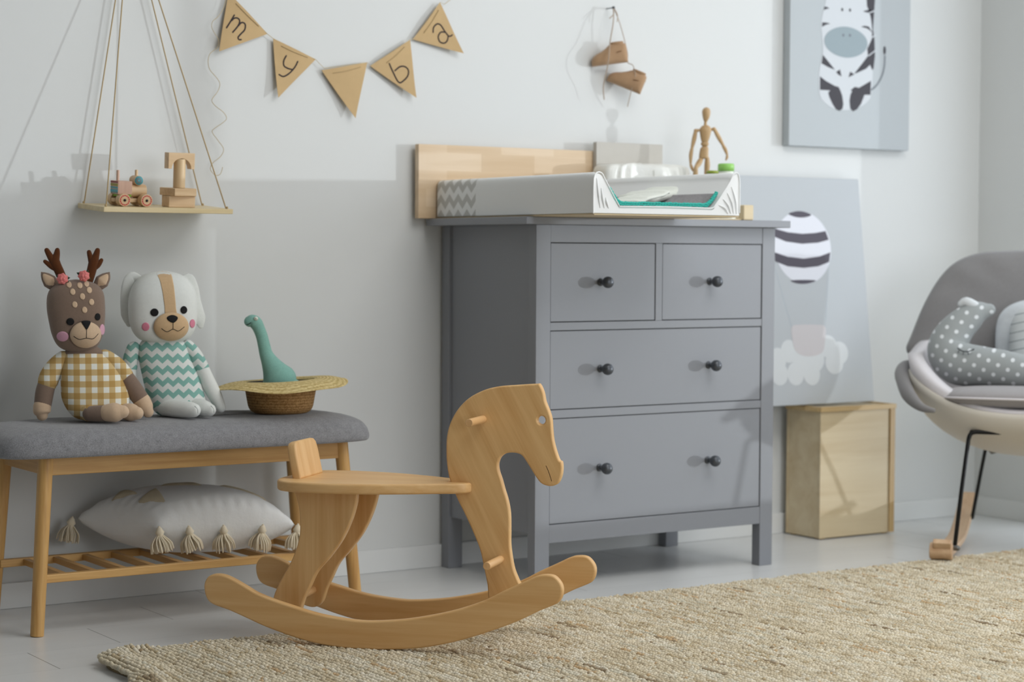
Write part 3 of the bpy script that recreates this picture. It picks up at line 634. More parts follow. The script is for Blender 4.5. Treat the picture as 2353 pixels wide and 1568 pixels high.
    S = [(0, .94, 0), (.004, .985, 0), (.02, 1, 1), (.08, 1, 1), (.135, .99, 1), (.150, .965, .8), (.158, .92, .4), (.162, .82, .1), (.1635, .5, 0), (.164, .01, 0)]
    for z, k_, rp in cr(S, 4):
        for k in range(seg):
            a = 2*PI*k/seg; c, s_ = math.cos(a), math.sin(a); x = math.copysign(abs(c)**.30, c); y = math.copysign(abs(s_)**.30, s_)
            w_ = .0035*math.sin(x*34+z*9*math.sin(x*5))*rp*(abs(y) > .9)+.002*math.sin(x*61-z*30)*rp*(abs(y) > .9)
            w_ = w_*min(1, (x+1)*3)
            V.append((hx+x*hx*k_, y*hy*k_+w_*(1 if y > 0 else -1), z+.004*math.sin(x*9)*(z > .13)*min(1, (1-abs(x))*5)))
    m_ = len(V)//seg
    for i in range(m_-1):
        for k in range(seg): a = i*seg+k; b_ = i*seg+(k+1) % seg; Fc.append((a, b_, b_+seg, a+seg))
    Fc.append(tuple(range(seg))[::-1]); Fc.append(tuple(range((m_-1)*seg, m_*seg)))
    o = link('pack_wrap', pyd(V, Fc), mat('diaper_pack_film', (234, 234, 228), .3, bump=(70, .5, .003)), g); o.location = (.008, -.056, 0); o.scale = (.98, 1, .955)
    tubes('pack_seam', [([(.16+math.sin(k*.9)*.001, -.1045, .02+k*.012) for k in range(11)], .0009)], mat('seam_white', (222, 222, 214), .4), g)
    # boards at the wall
    def joint_wood():
        m_ = wood('finger_jointed_pine', (238, 218, 192), (218, 192, 158), 0, scale=.6, streak=.3); nb = NB(m_)
        br = nb.n('ShaderNodeTexBrick'); mp = nb.n('ShaderNodeMapping'); nb.put(mp.inputs[0], nb.xyz()); mp.inputs['Rotation'].default_value = (R(-90), 0, 0)
        nb.put(br.inputs[0], mp.outputs[0])
        for k, v in (('Scale', 1), ('Mortar Size', 0), ('Brick Width', .17), ('Row Height', .0475), ('Bias', .1)): br.inputs[k].default_value = v
        br.inputs['Color1'].default_value = (1, .97, .93, 1); br.inputs['Color2'].default_value = (.80, .70, .55, 1); br.offset = .37
        src = nb.b.inputs['Base Color'].links[0].from_socket
        x = nb.n('ShaderNodeMix', data_type='RGBA', blend_type='MULTIPLY'); nb.put(x.inputs[0], .8); nb.put(x.inputs[6], src); nb.put(x.inputs[7], br.outputs[0]); nb.col(x.outputs[2]); return m_
    w_ = box('wooden_board', (-.0865, -.034, .9197), (.62, -.016, 1.1125), joint_wood(), None, .0015)
    tag(w_, 'long finger-jointed pine board standing upright on the chest against the wall', 'board')
    o = box('grey_board', (.470, -.052, .9197), (.700, -.036, 1.1365), mat('grey_board', (196, 192, 184), .7, noise=(40, .05)), None, .0015)
    tag(o, 'small grey-beige board standing upright behind the diaper pack', 'board')
    # artist mannequin
    a = thing('wooden_mannequin', 'jointed wooden artist mannequin walking on the chest', 'figurine', (.775, -.15, .9197), R(-34)); z0 = .9197
    def bp(name, S, parent=a): o, _ = loft(name, [(z-z0, w, d, x, y, 2.2) for z, w, d, x, y in S], MANN, parent, 28, 4); return o
    bp('head', [(1.1985, .002, .002, -.001, 0), (1.201, .0055, .006, -.001, 0), (1.213, .0102, .011, 0, 0), (1.226, .0118, .0125, .0003, 0), (1.235, .0085, .009, .0003, 0), (1.239, .001, .001, .0003, 0)])
    tube('neck', [(-.0015, 0, 1.1995-z0), (-.002, 0, 1.183-z0)], .0042, MANN, a)
    bp('chest', [(1.140, .006, .006, -.003, 0), (1.146, .0105, .009, -.003, 0), (1.165, .0150, .012, -.002, 0), (1.178, .0165, .012, -.0015, 0), (1.187, .010, .008, -.0015, 0), (1.190, .002, .002, -.0015, 0)])
    bp('waist', [(1.128, .003, .003, -.003, 0), (1.133, .0100, .0085, -.003, 0), (1.140, .0108, .009, -.003, 0), (1.146, .003, .003, -.003, 0)])
    bp('pelvis', [(1.096, .008, .006, -.006, 0), (1.0985, .0130, .010, -.006, 0), (1.115, .0125, .010, -.005, 0), (1.127, .0105, .009, -.0035, 0), (1.131, .002, .002, -.003, 0)])
    def limb(nm, P): tube(nm, [(x, y, z-z0) for x, y, z, r in P], [r for *_, r in P], MANN, a, 16, n=5)
    limb('shoulder', [(-.016, 0, 1.1755, .003), (-.0289, 0, 1.1735, .0055)]); limb('shoulder', [(.012, 0, 1.1765, .003), (.0225, 0, 1.1785, .0055)])
    limb('upper_arm', [(-.0290, 0, 1.171, .0050), (-.033, 0, 1.150, .0064), (-.0385, -.002, 1.1265, .0042)])
    limb('forearm', [(-.0390, -.002, 1.123, .0048), (-.042, -.004, 1.105, .0056), (-.0426, -.006, 1.084, .0034)])
    limb('hand', [(-.0425, -.006, 1.080, .0036), (-.0395, -.008, 1.071, .0044), (-.0365, -.010, 1.0625, .0026)])
    limb('upper_arm', [(.0245, 0, 1.1755, .0050), (.036, .002, 1.155, .0062), (.0480, .004, 1.1345, .0042)])
    limb('forearm', [(.0492, .004, 1.131, .0048), (.055, .002, 1.120, .0052), (.0590, 0, 1.1085, .0034)])
    limb('hand', [(.0592, 0, 1.105, .0034), (.0590, -.001, 1.100, .004), (.0562, -.002, 1.093, .0024)])
    limb('thigh', [(-.0125, 0, 1.096, .0062), (-.020, -.010, 1.083, .0078), (-.0292, -.022, 1.0705, .0056)])
    limb('shin', [(-.0295, -.022, 1.066, .0064), (-.0300, -.016, 1.040, .0074), (-.0290, -.004, .990, .0044)])
    limb('thigh', [(.0040, 0, 1.096, .0062), (.0045, .004, 1.075, .0080), (.0020, .008, 1.040, .0056)])
    limb('shin', [(.0020, .008, 1.035, .0064), (.0015, .014, 1.005, .0072), (.0, .022, .960, .0044)])
    limb('foot', [(-.0290, -.002, .985, .0045), (-.030, -.012, .9265, .0050), (-.031, -.030, .9262, .0058), (-.031, -.042, .9250, .0040)])
    limb('foot', [(0, .022, .955, .0045), (0, .022, .927, .0050), (0, .006, .9262, .0058), (0, -.010, .9250, .0040)])
    # bottles
    def bottle(name, loc, h, r, capc, caph, capr, label):
        b_ = thing(name, label, 'bottle', loc)
        pr = [(.0001, 0), (r*.9, 0), (r, .006), (r, h-.02), (r*.93, h-.008), (capr*.9, h-.001), (capr*.88, h+.004), (.0001, h+.004)]
        lathe('bottle_body', [tuple(p) for p in cr(pr, 3)], mat('bottle_plastic', (236, 240, 230), .35), b_, 32)
        pr = [(.0001, 0), (capr, 0), (capr*1.0, caph-.003), (capr*.9, caph), (.0001, caph)]
        c = lathe('cap', pr, mat(name+'_cap_green', capc, .35), b_, 32); c.location = (0, 0, h+.0042)
    bottle('lotion_bottle', (.765, -.25, .9197), .134, .028, (150, 208, 104), .0205, .0225, 'white plastic bottle with a bright green cap behind the mat')
    bottle('powder_bottle', (.678, -.298, .9197), .1235, .019, (142, 158, 46), .0080, .0165, 'shorter white bottle with a flat olive green lid beside the mannequin')
topstuff()
# ---------- soft toys on the bench ----------
BROWN = fabric('brown_plush', (134, 114, 100), 900, .1, bst=.15); CREAM = fabric('cream_felt', (214, 186, 156), 900, .08, bst=.1)
BEIGE = fabric('peach_felt', (214, 182, 142), 900, .08, bst=.1)
ANT = fabric('antler_felt', (92, 52, 24), 700, .15, bst=.2); PINK = fabric('pink_felt', (224, 170, 190), 900, .06, bst=.1)
PINKD = fabric('dark_pink_felt', (226, 140, 162), 900, .06, bst=.1); DOGW = fabric('white_plush', (232, 235, 231), 900, .05, bst=.12)
ROSE = mat('rose_satin', (232, 132, 128), .5); LEAF = mat('leaf_satin', (44, 62, 40), .6)
GING = gingham('mustard_gingham', (238, 238, 228), (188, 152, 92), .0258)
CHEV = chevron('teal_zigzag', (136, 184, 174), (226, 230, 226), 0, 2, .0268, .0105, .0235, .5)
LOW = .4495
def face_line(name, pts, front, wd, parent, n=5, off=.0018):
    P = cr(pts, n); return link(name, pyd(*tube_md([(x, front(x, z)-off, z) for x, z in P], wd/2, 6)), BLACKT, parent)
def deer():
    t = thing('deer_soft_toy', 'brown deer soft toy in mustard checked romper sitting on the bench', 'soft toy', (-1.09, -.20, LOW), R(-20)); z = lambda v: v-LOW
    hd, fr = loft('head', [(z(.602), .002, .002, .014, .0, 2), (z(.604), .022, .020, .014, 0, 2.2), (z(.616), .043, .034, .011, 0, 2.4), (z(.640), .0555, .044, .010, .002, 2.5), (z(.670), .0615, .048, .009, .006, 2.6), (z(.705), .0645, .050, .007, .010, 2.6), (z(.735), .0615, .048, .007, .014, 2.6), (z(.754), .048, .038, .008, .017, 2.4), (z(.763), .026, .021, .008, .018, 2.2), (z(.7665), .002, .002, .008, .018, 2)], BROWN, t, 56)
    for x, zz in [(.0151, .7537), (-.0008, .7396), (.0356, .7432), (.0203, .7291), (.0035, .7111), (.0402, .7165), (.0248, .6991), (-.0085, .7555), (.0300, .7575)]:
        patch('felt_spot', ell(x, z(zz), .0058, .0072, 20, .15), fr, CREAM, hd, .0012, 3)
    def mz(x, zz): return fr(x, zz)-.014*max(0, 1-((x-.0272)/.036)**2-((zz-z(.645))/.032)**2)**.5
    patch('muzzle', ell(.0272, z(.6435), .0345, .0300, 36), mz, CREAM, hd, .0014, 10)
    patch('nose', [(.0175, z(.6735)), (.0272, z(.6755)), (.0378, z(.6735)), (.0345, z(.664)), (.0287, z(.6556)), (.0225, z(.664))], mz, BLACKT, hd, .003, 4, 3)
    face_line('mouth', [(.0287, z(.657)), (.0281, z(.637))], mz, .0014, hd); face_line('mouth', [(.0008, z(.6407)), (.0125, z(.634)), (.0281, z(.6366)), (.0430, z(.6350)), (.0543, z(.6455))], mz, .0014, hd)
    patch('eye', ell(-.0063, z(.6731), .0085, .0082), fr, BLACKT, hd, .0022, 4); patch('eye', ell(.0538, z(.6834), .0062, .0080), fr, BLACKT, hd, .0022, 4)
    patch('cheek', ell(-.0234, z(.6399), .0130, .0113), fr, PINK, hd, .0013, 4); patch('cheek', ell(.0640, z(.6539), .0062, .0125), fr, PINK, hd, .0013, 4)
    # antlers
    def antler(L): link('antler', pyd(*merge([tube_md(cr([p[:3] for p in P], 5), [float(np.interp(i, np.arange(len(P))*5, [p[3] for p in P])) for i in range((len(P)-1)*5+1)], 14, flat=.75, ref=(0, 1, 0)) for P in L])), ANT, t)
    Y = .018
    antler([[(-.018, Y, z(.758), .010), (-.028, Y, z(.782), .0108), (-.038, Y, z(.806), .0115), (-.0345, Y, z(.822), .0075), (-.0330, Y, z(.832), .0055)], [(-.036, Y, z(.798), .0095), (-.047, Y, z(.815), .0078), (-.0560, Y, z(.8315), .0058)], [(-.030, Y, z(.788), .008), (-.046, Y, z(.796), .0068), (-.0600, Y, z(.8065), .0045)]])
    antler([[(.034, Y, z(.758), .010), (.041, Y, z(.782), .0108), (.047, Y, z(.806), .0115), (.052, Y, z(.820), .0078), (.0555, Y, z(.832), .0058)], [(.045, Y, z(.800), .0095), (.040, Y, z(.815), .0065), (.0368, Y, z(.828), .0052)], [(.043, Y, z(.790), .008), (.056, Y, z(.799), .0068), (.0640, Y, z(.8100), .0045)]])
    # ears
    def ear(pts, inn):
        e = link('ear', pyd(*tube_md(cr([p[:3] for p in pts], 5), [float(np.interp(i, [0, 5, 10, 15], [p[3] for p in pts])) for i in range(16)], 16, flat=.55, ref=(0, 1, 0))), BROWN, t)
        link('inner_ear', pyd(*tube_md(cr([p[:3] for p in inn], 5), [float(np.interp(i, [0, 5, 10, 15], [p[3] for p in inn])) for i in range(16)], 16, flat=.4, ref=(0, 1, 0))), CREAM, e)
    ear([(-.040, .014, z(.751), .012), (-.050, .014, z(.762), .0165), (-.060, .014, z(.773), .011), (-.0675, .014, z(.7815), .002)], [(-.044, .0085, z(.7555), .006), (-.050, .0075, z(.7625), .0115), (-.058, .0085, z(.7705), .008), (-.0645, .0115, z(.7785), .0015)])
    ear([(.056, .014, z(.751), .012), (.065, .014, z(.762), .0165), (.0745, .014, z(.773), .011), (.0808, .014, z(.7815), .002)], [(.059, .0085, z(.7555), .006), (.065, .0075, z(.7625), .0115), (.072, .0085, z(.7705), .008), (.0780, .0115, z(.7785), .0015)])
    for cx, cz in ((-.0228, .768), (.0243, .7745)):
        y0 = -.012; out = []
        for k, (r, n) in enumerate(((.0040, 2), (.0080, 5), (.0120, 7))):
            for j in range(n):
                a = j*2*PI/n+k*.7; out.append(tube_md([(cx+r*.6*math.cos(a-.5), y0-.003+k*.002, z(cz)+r*.6*math.sin(a-.5)), (cx+r*.8*math.cos(a), y0-.0045+k*.002, z(cz)+r*.8*math.sin(a)), (cx+r*.6*math.cos(a+.5), y0-.003+k*.002, z(cz)+r*.6*math.sin(a+.5))], .0044, 8))
        ro = link('rose', pyd(*merge(out)), ROSE, t)
        lf = []
        for a in ((.15, -.5, 2.6) if cx < 0 else (2.7, -.45, .9)):
            q = [(cx+r*math.cos(a), y0+.003, z(cz)+r*math.sin(a)) for r in (.005, .011, .017)]; lf.append(tube_md(q, [.002, .0042, .0006], 8, flat=.3, ref=(0, 1, 0)))
        link('leaf', pyd(*merge(lf)), LEAF, ro)
    loft('neck', [(z(.585), .050, .030, .026, .004, 2.4), (z(.600), .0475, .0295, .026, .004, 2.4), (z(.607), .040, .027, .024, .004, 2.3), (z(.618), .028, .022, .020, .004, 2.2), (z(.622), .01, .01, .02, .004, 2)], BROWN, t)
    bd, bf = loft('romper', [(z(.4515), .020, .02, .060, -.030, 2), (z(.455), .048, .042, .056, -.026, 2.2), (z(.472), .066, .052, .054, -.020, 2.5), (z(.500), .0745, .053, .049, -.014, 2.6), (z(.530), .0715, .050, .044, -.008, 2.6), (z(.560), .0650, .045, .037, -.002, 2.6), (z(.585), .0555, .038, .030, .002, 2.5), (z(.597), .0480, .032, .026, .003, 2.4), (z(.6005), .044, .029, .026, .003, 2.3)], GING, t, 56)
    for P in ([(-.022, 0, .586, .020), (-.038, -.004, .570, .0215), (-.050, -.006, .552, .0225), (-.0555, -.008, .5375, .0225)], [(.070, 0, .589, .020), (.090, -.003, .574, .0215), (.104, -.006, .560, .0215), (.1135, -.008, .5455, .0215)]):
        tube('sleeve', [(x, y, z(v)) for x, y, v, r in P], [r for *_, r in P], GING, t, 24, n=4, cap=True)
    def limb(nm, P, m_): tube(nm, [(x, y, z(v)) for x, y, v, r in P], [r for *_, r in P], m_, t, 24, n=5)
    limb('arm', [(-.054, -.007, .545, .0185), (-.0625, -.010, .515, .0205), (-.0675, -.014, .482, .0190)], BROWN)
    limb('hand', [(-.0680, -.015, .484, .0196), (-.0690, -.017, .470, .0190), (-.0685, -.018, .4635, .013)], CREAM)
    limb('arm', [(.110, -.008, .553, .0185), (.1275, -.012, .527, .0205), (.148, -.018, .497, .0190)], BROWN)
    limb('hand', [(.1500, -.018, .494, .0196), (.1590, -.020, .477, .0182), (.1640, -.021, .4680, .0135)], CREAM)
    limb('trouser_leg', [(.046, -.035, .4705, .0175), (.033, -.060, .4700, .0190), (.035, -.072, .4700, .0185)], GING)
    limb('leg', [(.035, -.075, .4695, .0175), (.056, -.084, .4700, .0185), (.078, -.092, .4715, .018)], BROWN)
    limb('foot', [(.072, -.092, .4720, .0195), (.090, -.098, .4735, .0215), (.104, -.102, .4750, .0150)], CREAM)
    limb('trouser_leg', [(.098, -.022, .4740, .0170), (.113, -.036, .4735, .0180)], GING)
    limb('foot', [(.112, -.050, .4715, .018), (.126, -.064, .4700, .0200), (.137, -.073, .4690, .0150)], CREAM)
deer()
def dog():
    t = thing('dog_soft_toy', 'white dog soft toy in teal zigzag suit sitting beside the deer', 'soft toy', (-.885, -.19, LOW), R(-20)); z = lambda v: v-LOW
    hd, fr = loft('head', [(z(.617), .002, .002, .0165, 0, 2), (z(.620), .034, .025, .0165, 0, 2.3), (z(.632), .060, .042, .0165, .002, 2.5), (z(.660), .0755, .052, .0165, .005, 2.6), (z(.700), .0795, .055, .0165, .010, 2.6), (z(.735), .0755, .053, .0165, .014, 2.6), (z(.763), .0610, .043, .0165, .018, 2.5), (z(.778), .040, .028, .0165, .019, 2.3), (z(.7845), .014, .010, .0165, .020, 2), (z(.7855), .002, .002, .0165, .020, 2)], DOGW, t, 60)
    patch('tan_stripe', [(.002, z(.7825)), (.031, z(.7815)), (.0375, z(.760)), (.0405, z(.730)), (.0425, z(.700)), (.0425, z(.686)), (.0195, z(.684)), (.0165, z(.705)), (.0120, z(.740)), (.007, z(.765))], fr, BEIGE, hd, .0009, 8, 4)
    def mz(x, zz): return fr(x, zz)-.013*max(0, 1-((x-.0316)/.042)**2-((zz-z(.658))/.035)**2)**.5
    patch('muzzle', ell(.0316, z(.658), .0402, .0332, 36), mz, BEIGE, hd, .0014, 10)
    patch('nose', [(.0215, z(.681)), (.0332, z(.6855)), (.0450, z(.681)), (.0440, z(.674)), (.0350, z(.6675)), (.0235, z(.673))], mz, BLACKT, hd, .003, 4, 4)
    face_line('mouth', [(.0347, z(.670)), (.0346, z(.653))], mz, .0014, hd); face_line('mouth', [(.0088, z(.6545)), (.0209, z(.6470)), (.0346, z(.6530)), (.0468, z(.6485)), (.0606, z(.6578))], mz, .0014, hd)
    patch('eye', ell(-.0063, z(.691), .0092, .0090), fr, BLACKT, hd, .0022, 4); patch('eye', ell(.0607, z(.6964), .0078, .0088), fr, BLACKT, hd, .0022, 4)
    patch('cheek', ell(-.0261, z(.6581), .0085, .0098), fr, PINKD, hd, .0013, 4); patch('cheek', ell(.0810, z(.6645), .0068, .0100), fr, PINKD, hd, .0013, 4)
    def ear(P): link('ear', pyd(*tube_md(cr([(x, y, z(v)) for x, y, v, r in P], 5), [float(np.interp(i, np.arange(len(P))*5, [p[3] for p in P])) for i in range((len(P)-1)*5+1)], 20, flat=.35, ref=(0, 1, 0))), DOGW, t)
    ear([(-.038, .034, .766, .010), (-.052, .034, .772, .011), (-.061, .034, .756, .014), (-.0635, .033, .720, .0165), (-.0620, .031, .684, .0165), (-.060, .030, .662, .007)])
    ear([(.066, .034, .764, .010), (.079, .034, .768, .011), (.087, .033, .745, .013), (.0920, .032, .710, .0145), (.1010, .030, .676, .0150), (.1045, .029, .658, .007)])
    bd, _ = loft('suit', [(z(.4515), .030, .03, .052, -.010, 2), (z(.455), .050, .040, .052, -.010, 2.2), (z(.475), .0640, .048, .050, -.006, 2.5), (z(.505), .0660, .049, .042, -.003, 2.6), (z(.540), .0645, .046, .033, 0, 2.6), (z(.580), .0605, .041, .021, .003, 2.6), (z(.610), .0560, .036, .016, .004, 2.5), (z(.624), .048, .030, .0155, .005, 2.3)], CHEV, t, 56)
    def limb(nm, P, m_): tube(nm, [(x, y, z(v)) for x, y, v, r in P], [r for *_, r in P], m_, t, 24, n=5)
    limb('sleeve', [(-.0515, 0, .607, .0155), (-.0575, -.002, .585, .0175), (-.0605, -.004, .562, .0170)], CHEV)
    limb('arm', [(-.0605, -.004, .565, .0160), (-.0620, -.006, .530, .0165), (-.0600, -.010, .490, .0150), (-.058, -.012, .468, .012)], DOGW)
    limb('sleeve', [(.0720, 0, .611, .0155), (.0860, -.002, .592, .0180), (.0980, -.004, .571, .0180), (.1045, -.006, .5585, .0175)], CHEV)
    limb('arm', [(.1035, -.006, .560, .0168), (.1180, -.010, .527, .0175), (.1340, -.016, .495, .0160), (.1460, -.022, .4690, .0120)], DOGW)
    limb('leg', [(.018, -.035, .4720, .0190), (.040, -.060, .4710, .0200), (.066, -.082, .4700, .0190), (.078, -.092, .4690, .0165)], DOGW)
    limb('leg', [(.078, -.030, .4760, .0190), (.094, -.048, .4720, .0205), (.108, -.066, .4695, .0185), (.1155, -.074, .4680, .015)], DOGW)
    for cx, cy, cz in ((.0855, -.104, .4700), (.1235, -.084, .4690)):
        link('toe_stitch', pyd(*merge([tube_md(cr([(cx-.006, cy-.008+.001*d, z(cz+.009+d*.0008)), (cx-.0005, cy-.0115, z(cz+.003)), (cx+.0005, cy-.010, z(cz-.006))], 4), .0007, 6) for d in (0, 1)])), mat('toe_thread', (176, 182, 178), .9), t)
dog()
def dino():
    t = thing('dinosaur_soft_toy', 'teal long-necked dinosaur soft toy sticking out of the straw hat', 'soft toy', (-.60, -.255, .465), R(-30)); z = lambda v: v-.465
    T = fabric('teal_knit', (136, 184, 172), 600, .12, bst=.25)
    P = [(.010, .0, .500, .030), (.0020, .0, .520, .0400), (-.0040, 0, .535, .0395), (-.0130, 0, .552, .0290), (-.0235, 0, .5715, .0205), (-.0320, 0, .590, .0158), (-.0370, 0, .611, .0145), (-.0420, 0, .632, .0140), (-.0490, 0, .650, .0143), (-.0560, -.001, .6625, .0158), (-.0640, -.002, .6675, .0152), (-.0700, -.003, .6665, .0132)]
    tube('neck_and_head', [(x, y, z(v)) for x, y, v, r in P], [r for *_, r in P], T, t, 28, n=5)
    ey = tube('eye', [(-.0545, -.0135, z(.6735)), (-.0545, -.0160, z(.6737))], .0048, mat('eye_white', (226, 226, 214), .5), t, 20)
    tube('pupil', [(-.0545, -.0188, z(.6740)), (-.0545, -.0198, z(.6740))], .0014, BLACKT, ey, 12)
    tubes('mouth', [([(-.0790, -.0075, z(.6590)), (-.0735, -.0145, z(.6595)), (-.0665, -.0165, z(.6640))], .0008)], BLACKT, t, n=4)
    # rounded body hidden in the crown
    loft('body', [(z(.474), .004, .004, .02, .0, 2), (z(.480), .042, .034, .02, 0, 2), (z(.500), .052, .044, .02, 0, 2), (z(.520), .044, .040, .012, 0, 2), (z(.536), .02, .02, .004, 0, 2)], T, t)
dino()
def hat():
    t = thing('straw_hat', 'straw hat lying crown down at the right end of the bench', 'hat', (-.5975, -.255, .4495), R(-30))
    def straw(name, a, b, sc):
        m = mat(name, a, .75, spec=.25); nb = NB(m); tc = nb.n('ShaderNodeTexCoord'); s = nb.sep(tc.outputs['Object'])
        ang = nb.m('ARCTAN2', s[1], s[0]); rad = nb.m('SQRT', nb.m('ADD', nb.m('MULTIPLY', s[0], s[0]), nb.m('MULTIPLY', s[1], s[1])))
        cv = nb.n('ShaderNodeCombineXYZ'); nb.put(cv.inputs[0], nb.m('MULTIPLY', ang, 22)); nb.put(cv.inputs[1], nb.m('MULTIPLY', nb.m('ADD', rad, s[2]), sc))
        wv = nb.n('ShaderNodeTexVoronoi'); nb.put(wv.inputs['Vector'], cv.outputs[0]); wv.inputs['Scale'].default_value = 1.2
        row = nb.m('PINGPONG', nb.m('MULTIPLY', nb.m('ADD', rad, s[2]), 125), .5)
        f = nb.m('ADD', nb.m('MULTIPLY', wv.outputs['Color'], .6), nb.m('MULTIPLY', row, .8)); nb.col(nb.ramp(f, [(.2, lin(b)), (.75, lin(a))])); nb.bump(nb.m('ADD', row, nb.m('MULTIPLY', wv.outputs['Distance'], .6)), .7, .0015); return m
    SB = straw('straw_brim', (226, 206, 150), (184, 158, 98), 300); SCR = straw('straw_crown', (196, 156, 104), (140, 102, 58), 300)
    pr = [(.0001, .001), (.050, .0), (.066, .003), (.0755, .014), (.0795, .032), (.0845, .060), (.0870, .0655), (.0845, .0655), (.078, .050), (.073, .020), (.060, .006), (.0001, .004)]
    lathe('crown', [tuple(p) for p in cr(pr, 3)], SCR, t, 72)
    wob = lambda a, r: (.0055*math.sin(a*2+.6)+.002*math.sin(a*5))*max(0, (r-.08)/.07)+r*math.cos(a)*.055
    pr = [(.0775, .0705), (.0790, .0750), (.0860, .0790), (.105, .0785), (.130, .0735), (.150, .0660), (.1585, .0635), (.1580, .0615), (.1500, .0640), (.128, .0700), (.105, .0745), (.0870, .0745), (.0805, .0695)]
    lathe('brim', [tuple(p) for p in cr(pr, 3)], SB, t, 96, wob=wob)
    pr = [(.0795, .0600), (.0815, .0600), (.0820, .0740), (.0800, .0740)]
    lathe('brim_gap_shade', pr, mat('brim_gap_black', (22, 20, 18), .9), t, 72, wob=lambda a, r: r*math.cos(a)*.02)  # near-black ring paints the shaded gap between brim and crown
hat()
def tassel_cushion():
    A = (-1.030, -.055, .206); B = (-.912, -.262, .200); C = (-.598, -.338, .192); Dp = (-.655, -.080, .200)
    t = thing('tassel_cushion', 'white square cushion with cream tassels on the bench shelf', 'cushion', (-.79, -.20, .1302)); o_ = np.array((-.79, -.20, .1302))
    Wt = mat('white_cotton', (246, 248, 248), .9, sheen=.2); nb = NB(Wt); nb.bump(nb.m('ADD', nb.noise(nb.xyz(), 26, 4), nb.m('MULTIPLY', nb.noise(nb.xyz(), 700, 2), .15)), .55, .006)
    Wt.node_tree.nodes['Bump'].inputs['Distance'].default_value = .004
    P = [np.array(p)-o_ for p in (A, B, C, Dp)]; N = 44
    def surf(u, v, top):
        # corners pull outwards, sides bow in
        p = (1-u)*(1-v)*P[0]+(1-u)*v*P[1]+u*v*P[2]+u*(1-v)*P[3]
        cu, cv = abs(2*u-1), abs(2*v-1); c = (P[0]+P[1]+P[2]+P[3])/4
        s = 1-.045*(1-cu**2)*cv**3-.045*(1-cv**2)*cu**3; p = c+(p-c)*s
        e = (max(0, 1-cu**2.6)*max(0, 1-cv**2.6))**.46
        pleat = .0042*math.sin(u*70+3*math.sin(v*7))*math.exp(-((cv-.86)/.13)**2)+.0022*math.sin(v*62)*math.exp(-((cu-.86)/.13)**2)
        h = (.084*e+pleat*e) if top else -(.071*min(1, e*1.02))
        q = p+np.array((0, 0, h)); q[2] = max(q[2], .0006); return q
    V = []; Fc = []
    for top in (1, 0):
        k0 = len(V)
        for i in range(N+1):
            for j in range(N+1): V.append(surf(i/N, j/N, top))
        for i in range(N):
            for j in range(N):
                a = k0+i*(N+1)+j; f = (a, a+1, a+N+2, a+N+1); Fc.append(f if top == 0 else f[::-1])
    me = pyd(V, Fc); import bmesh; bm = bmesh.new(); bm.from_mesh(me); bmesh.ops.remove_doubles(bm, verts=bm.verts, dist=.0002); bmesh.ops.recalc_face_normals(bm, faces=bm.faces); bm.to_mesh(me); bm.free()
    link('cushion_cover', me, Wt, t)
    # woven triangle appliques
    CT = mat('cream_boucle', (228, 216, 188), .95, bump=(600, .9, .003))
    for tri in ([(.05, .62), (.27, .50), (.14, .86)], [(.05, .30), (.22, .16), (.15, .50)], [(.30, .44), (.62, .30), (.56, .58)], [(.64, .56), (.94, .80), (.88, .52)]):
        n = 10; V = []; Fc = []; idx = {}
        def pt(a, b, lift):
            u = tri[0][0]*(1-a-b)+tri[1][0]*a+tri[2][0]*b; v = tri[0][1]*(1-a-b)+tri[1][1]*a+tri[2][1]*b; q = surf(u, v, 1); q[2] += lift; return q
        for i in range(n+1):
            for j in range(n+1-i): idx[i, j] = len(V); V.append(pt(i/n, j/n, .0040 if min(i, j, n-i-j) > 0 else -.001))
        for i in range(n):
            for j in range(n-i):
                Fc.append((idx[i, j], idx[i+1, j], idx[i, j+1]))
                if i+j < n-1: Fc.append((idx[i+1, j], idx[i+1, j+1], idx[i, j+1]))
        link('boucle_triangle', pyd(V, Fc), CT, t)
    # tassels
    rng = random.Random(11); out = []
    out.append(tube_md([(0, 0, .004), (0, 0, -.002)], .0022, 8)); out.append(tube_md([(0, 0, -.002), (0, 0, -.008), (0, 0, -.013)], [.0055, .0085, .0062], 14))
    for k in range(58):
        a = rng.random()*2*PI; r = math.sqrt(rng.random()); L_ = .043+rng.uniform(-.005, .003)
        P_ = [(.0035*r*math.cos(a), .0035*r*math.sin(a), -.012), (.012*r*math.cos(a), .012*r*math.sin(a), -.021), (.0195*r*math.cos(a+.2), .0195*r*math.sin(a+.2), -.032), (.021*r*math.cos(a+.3), .021*r*math.sin(a+.3), -.014-L_*.8)]
        out.append(tube_md(cr(P_, 3), .00125, 5))
    me = pyd(*merge(out)); proto = None
    TS = mat('tassel_yarn', (242, 230, 204), .95, sheen=.2)
    for i, (u, v) in enumerate([(0, 0), (0, 1), (.21, 1), (.47, 1), (.76, 1), (1, 1)]):
        q = surf(u, v, 1); q2 = surf(u, .5, 1)
        d = np.array((-.25, -.96, 0))*.012 if v == 1 else np.array((-.9, -.1, 0))*.010
        if proto is None: o = proto = link('tassel', me, TS, t)
        else: o = proto.copy(); COL.objects.link(o); o.parent = t
        o.location = (q[0]+d[0], q[1]+d[1], q[2]-.001); o.rotation_euler = (R(-8 if v else 0), R(6 if v else 14), i*1.1); o.scale = (1.25, 1.25, 1.08)
tassel_cushion()
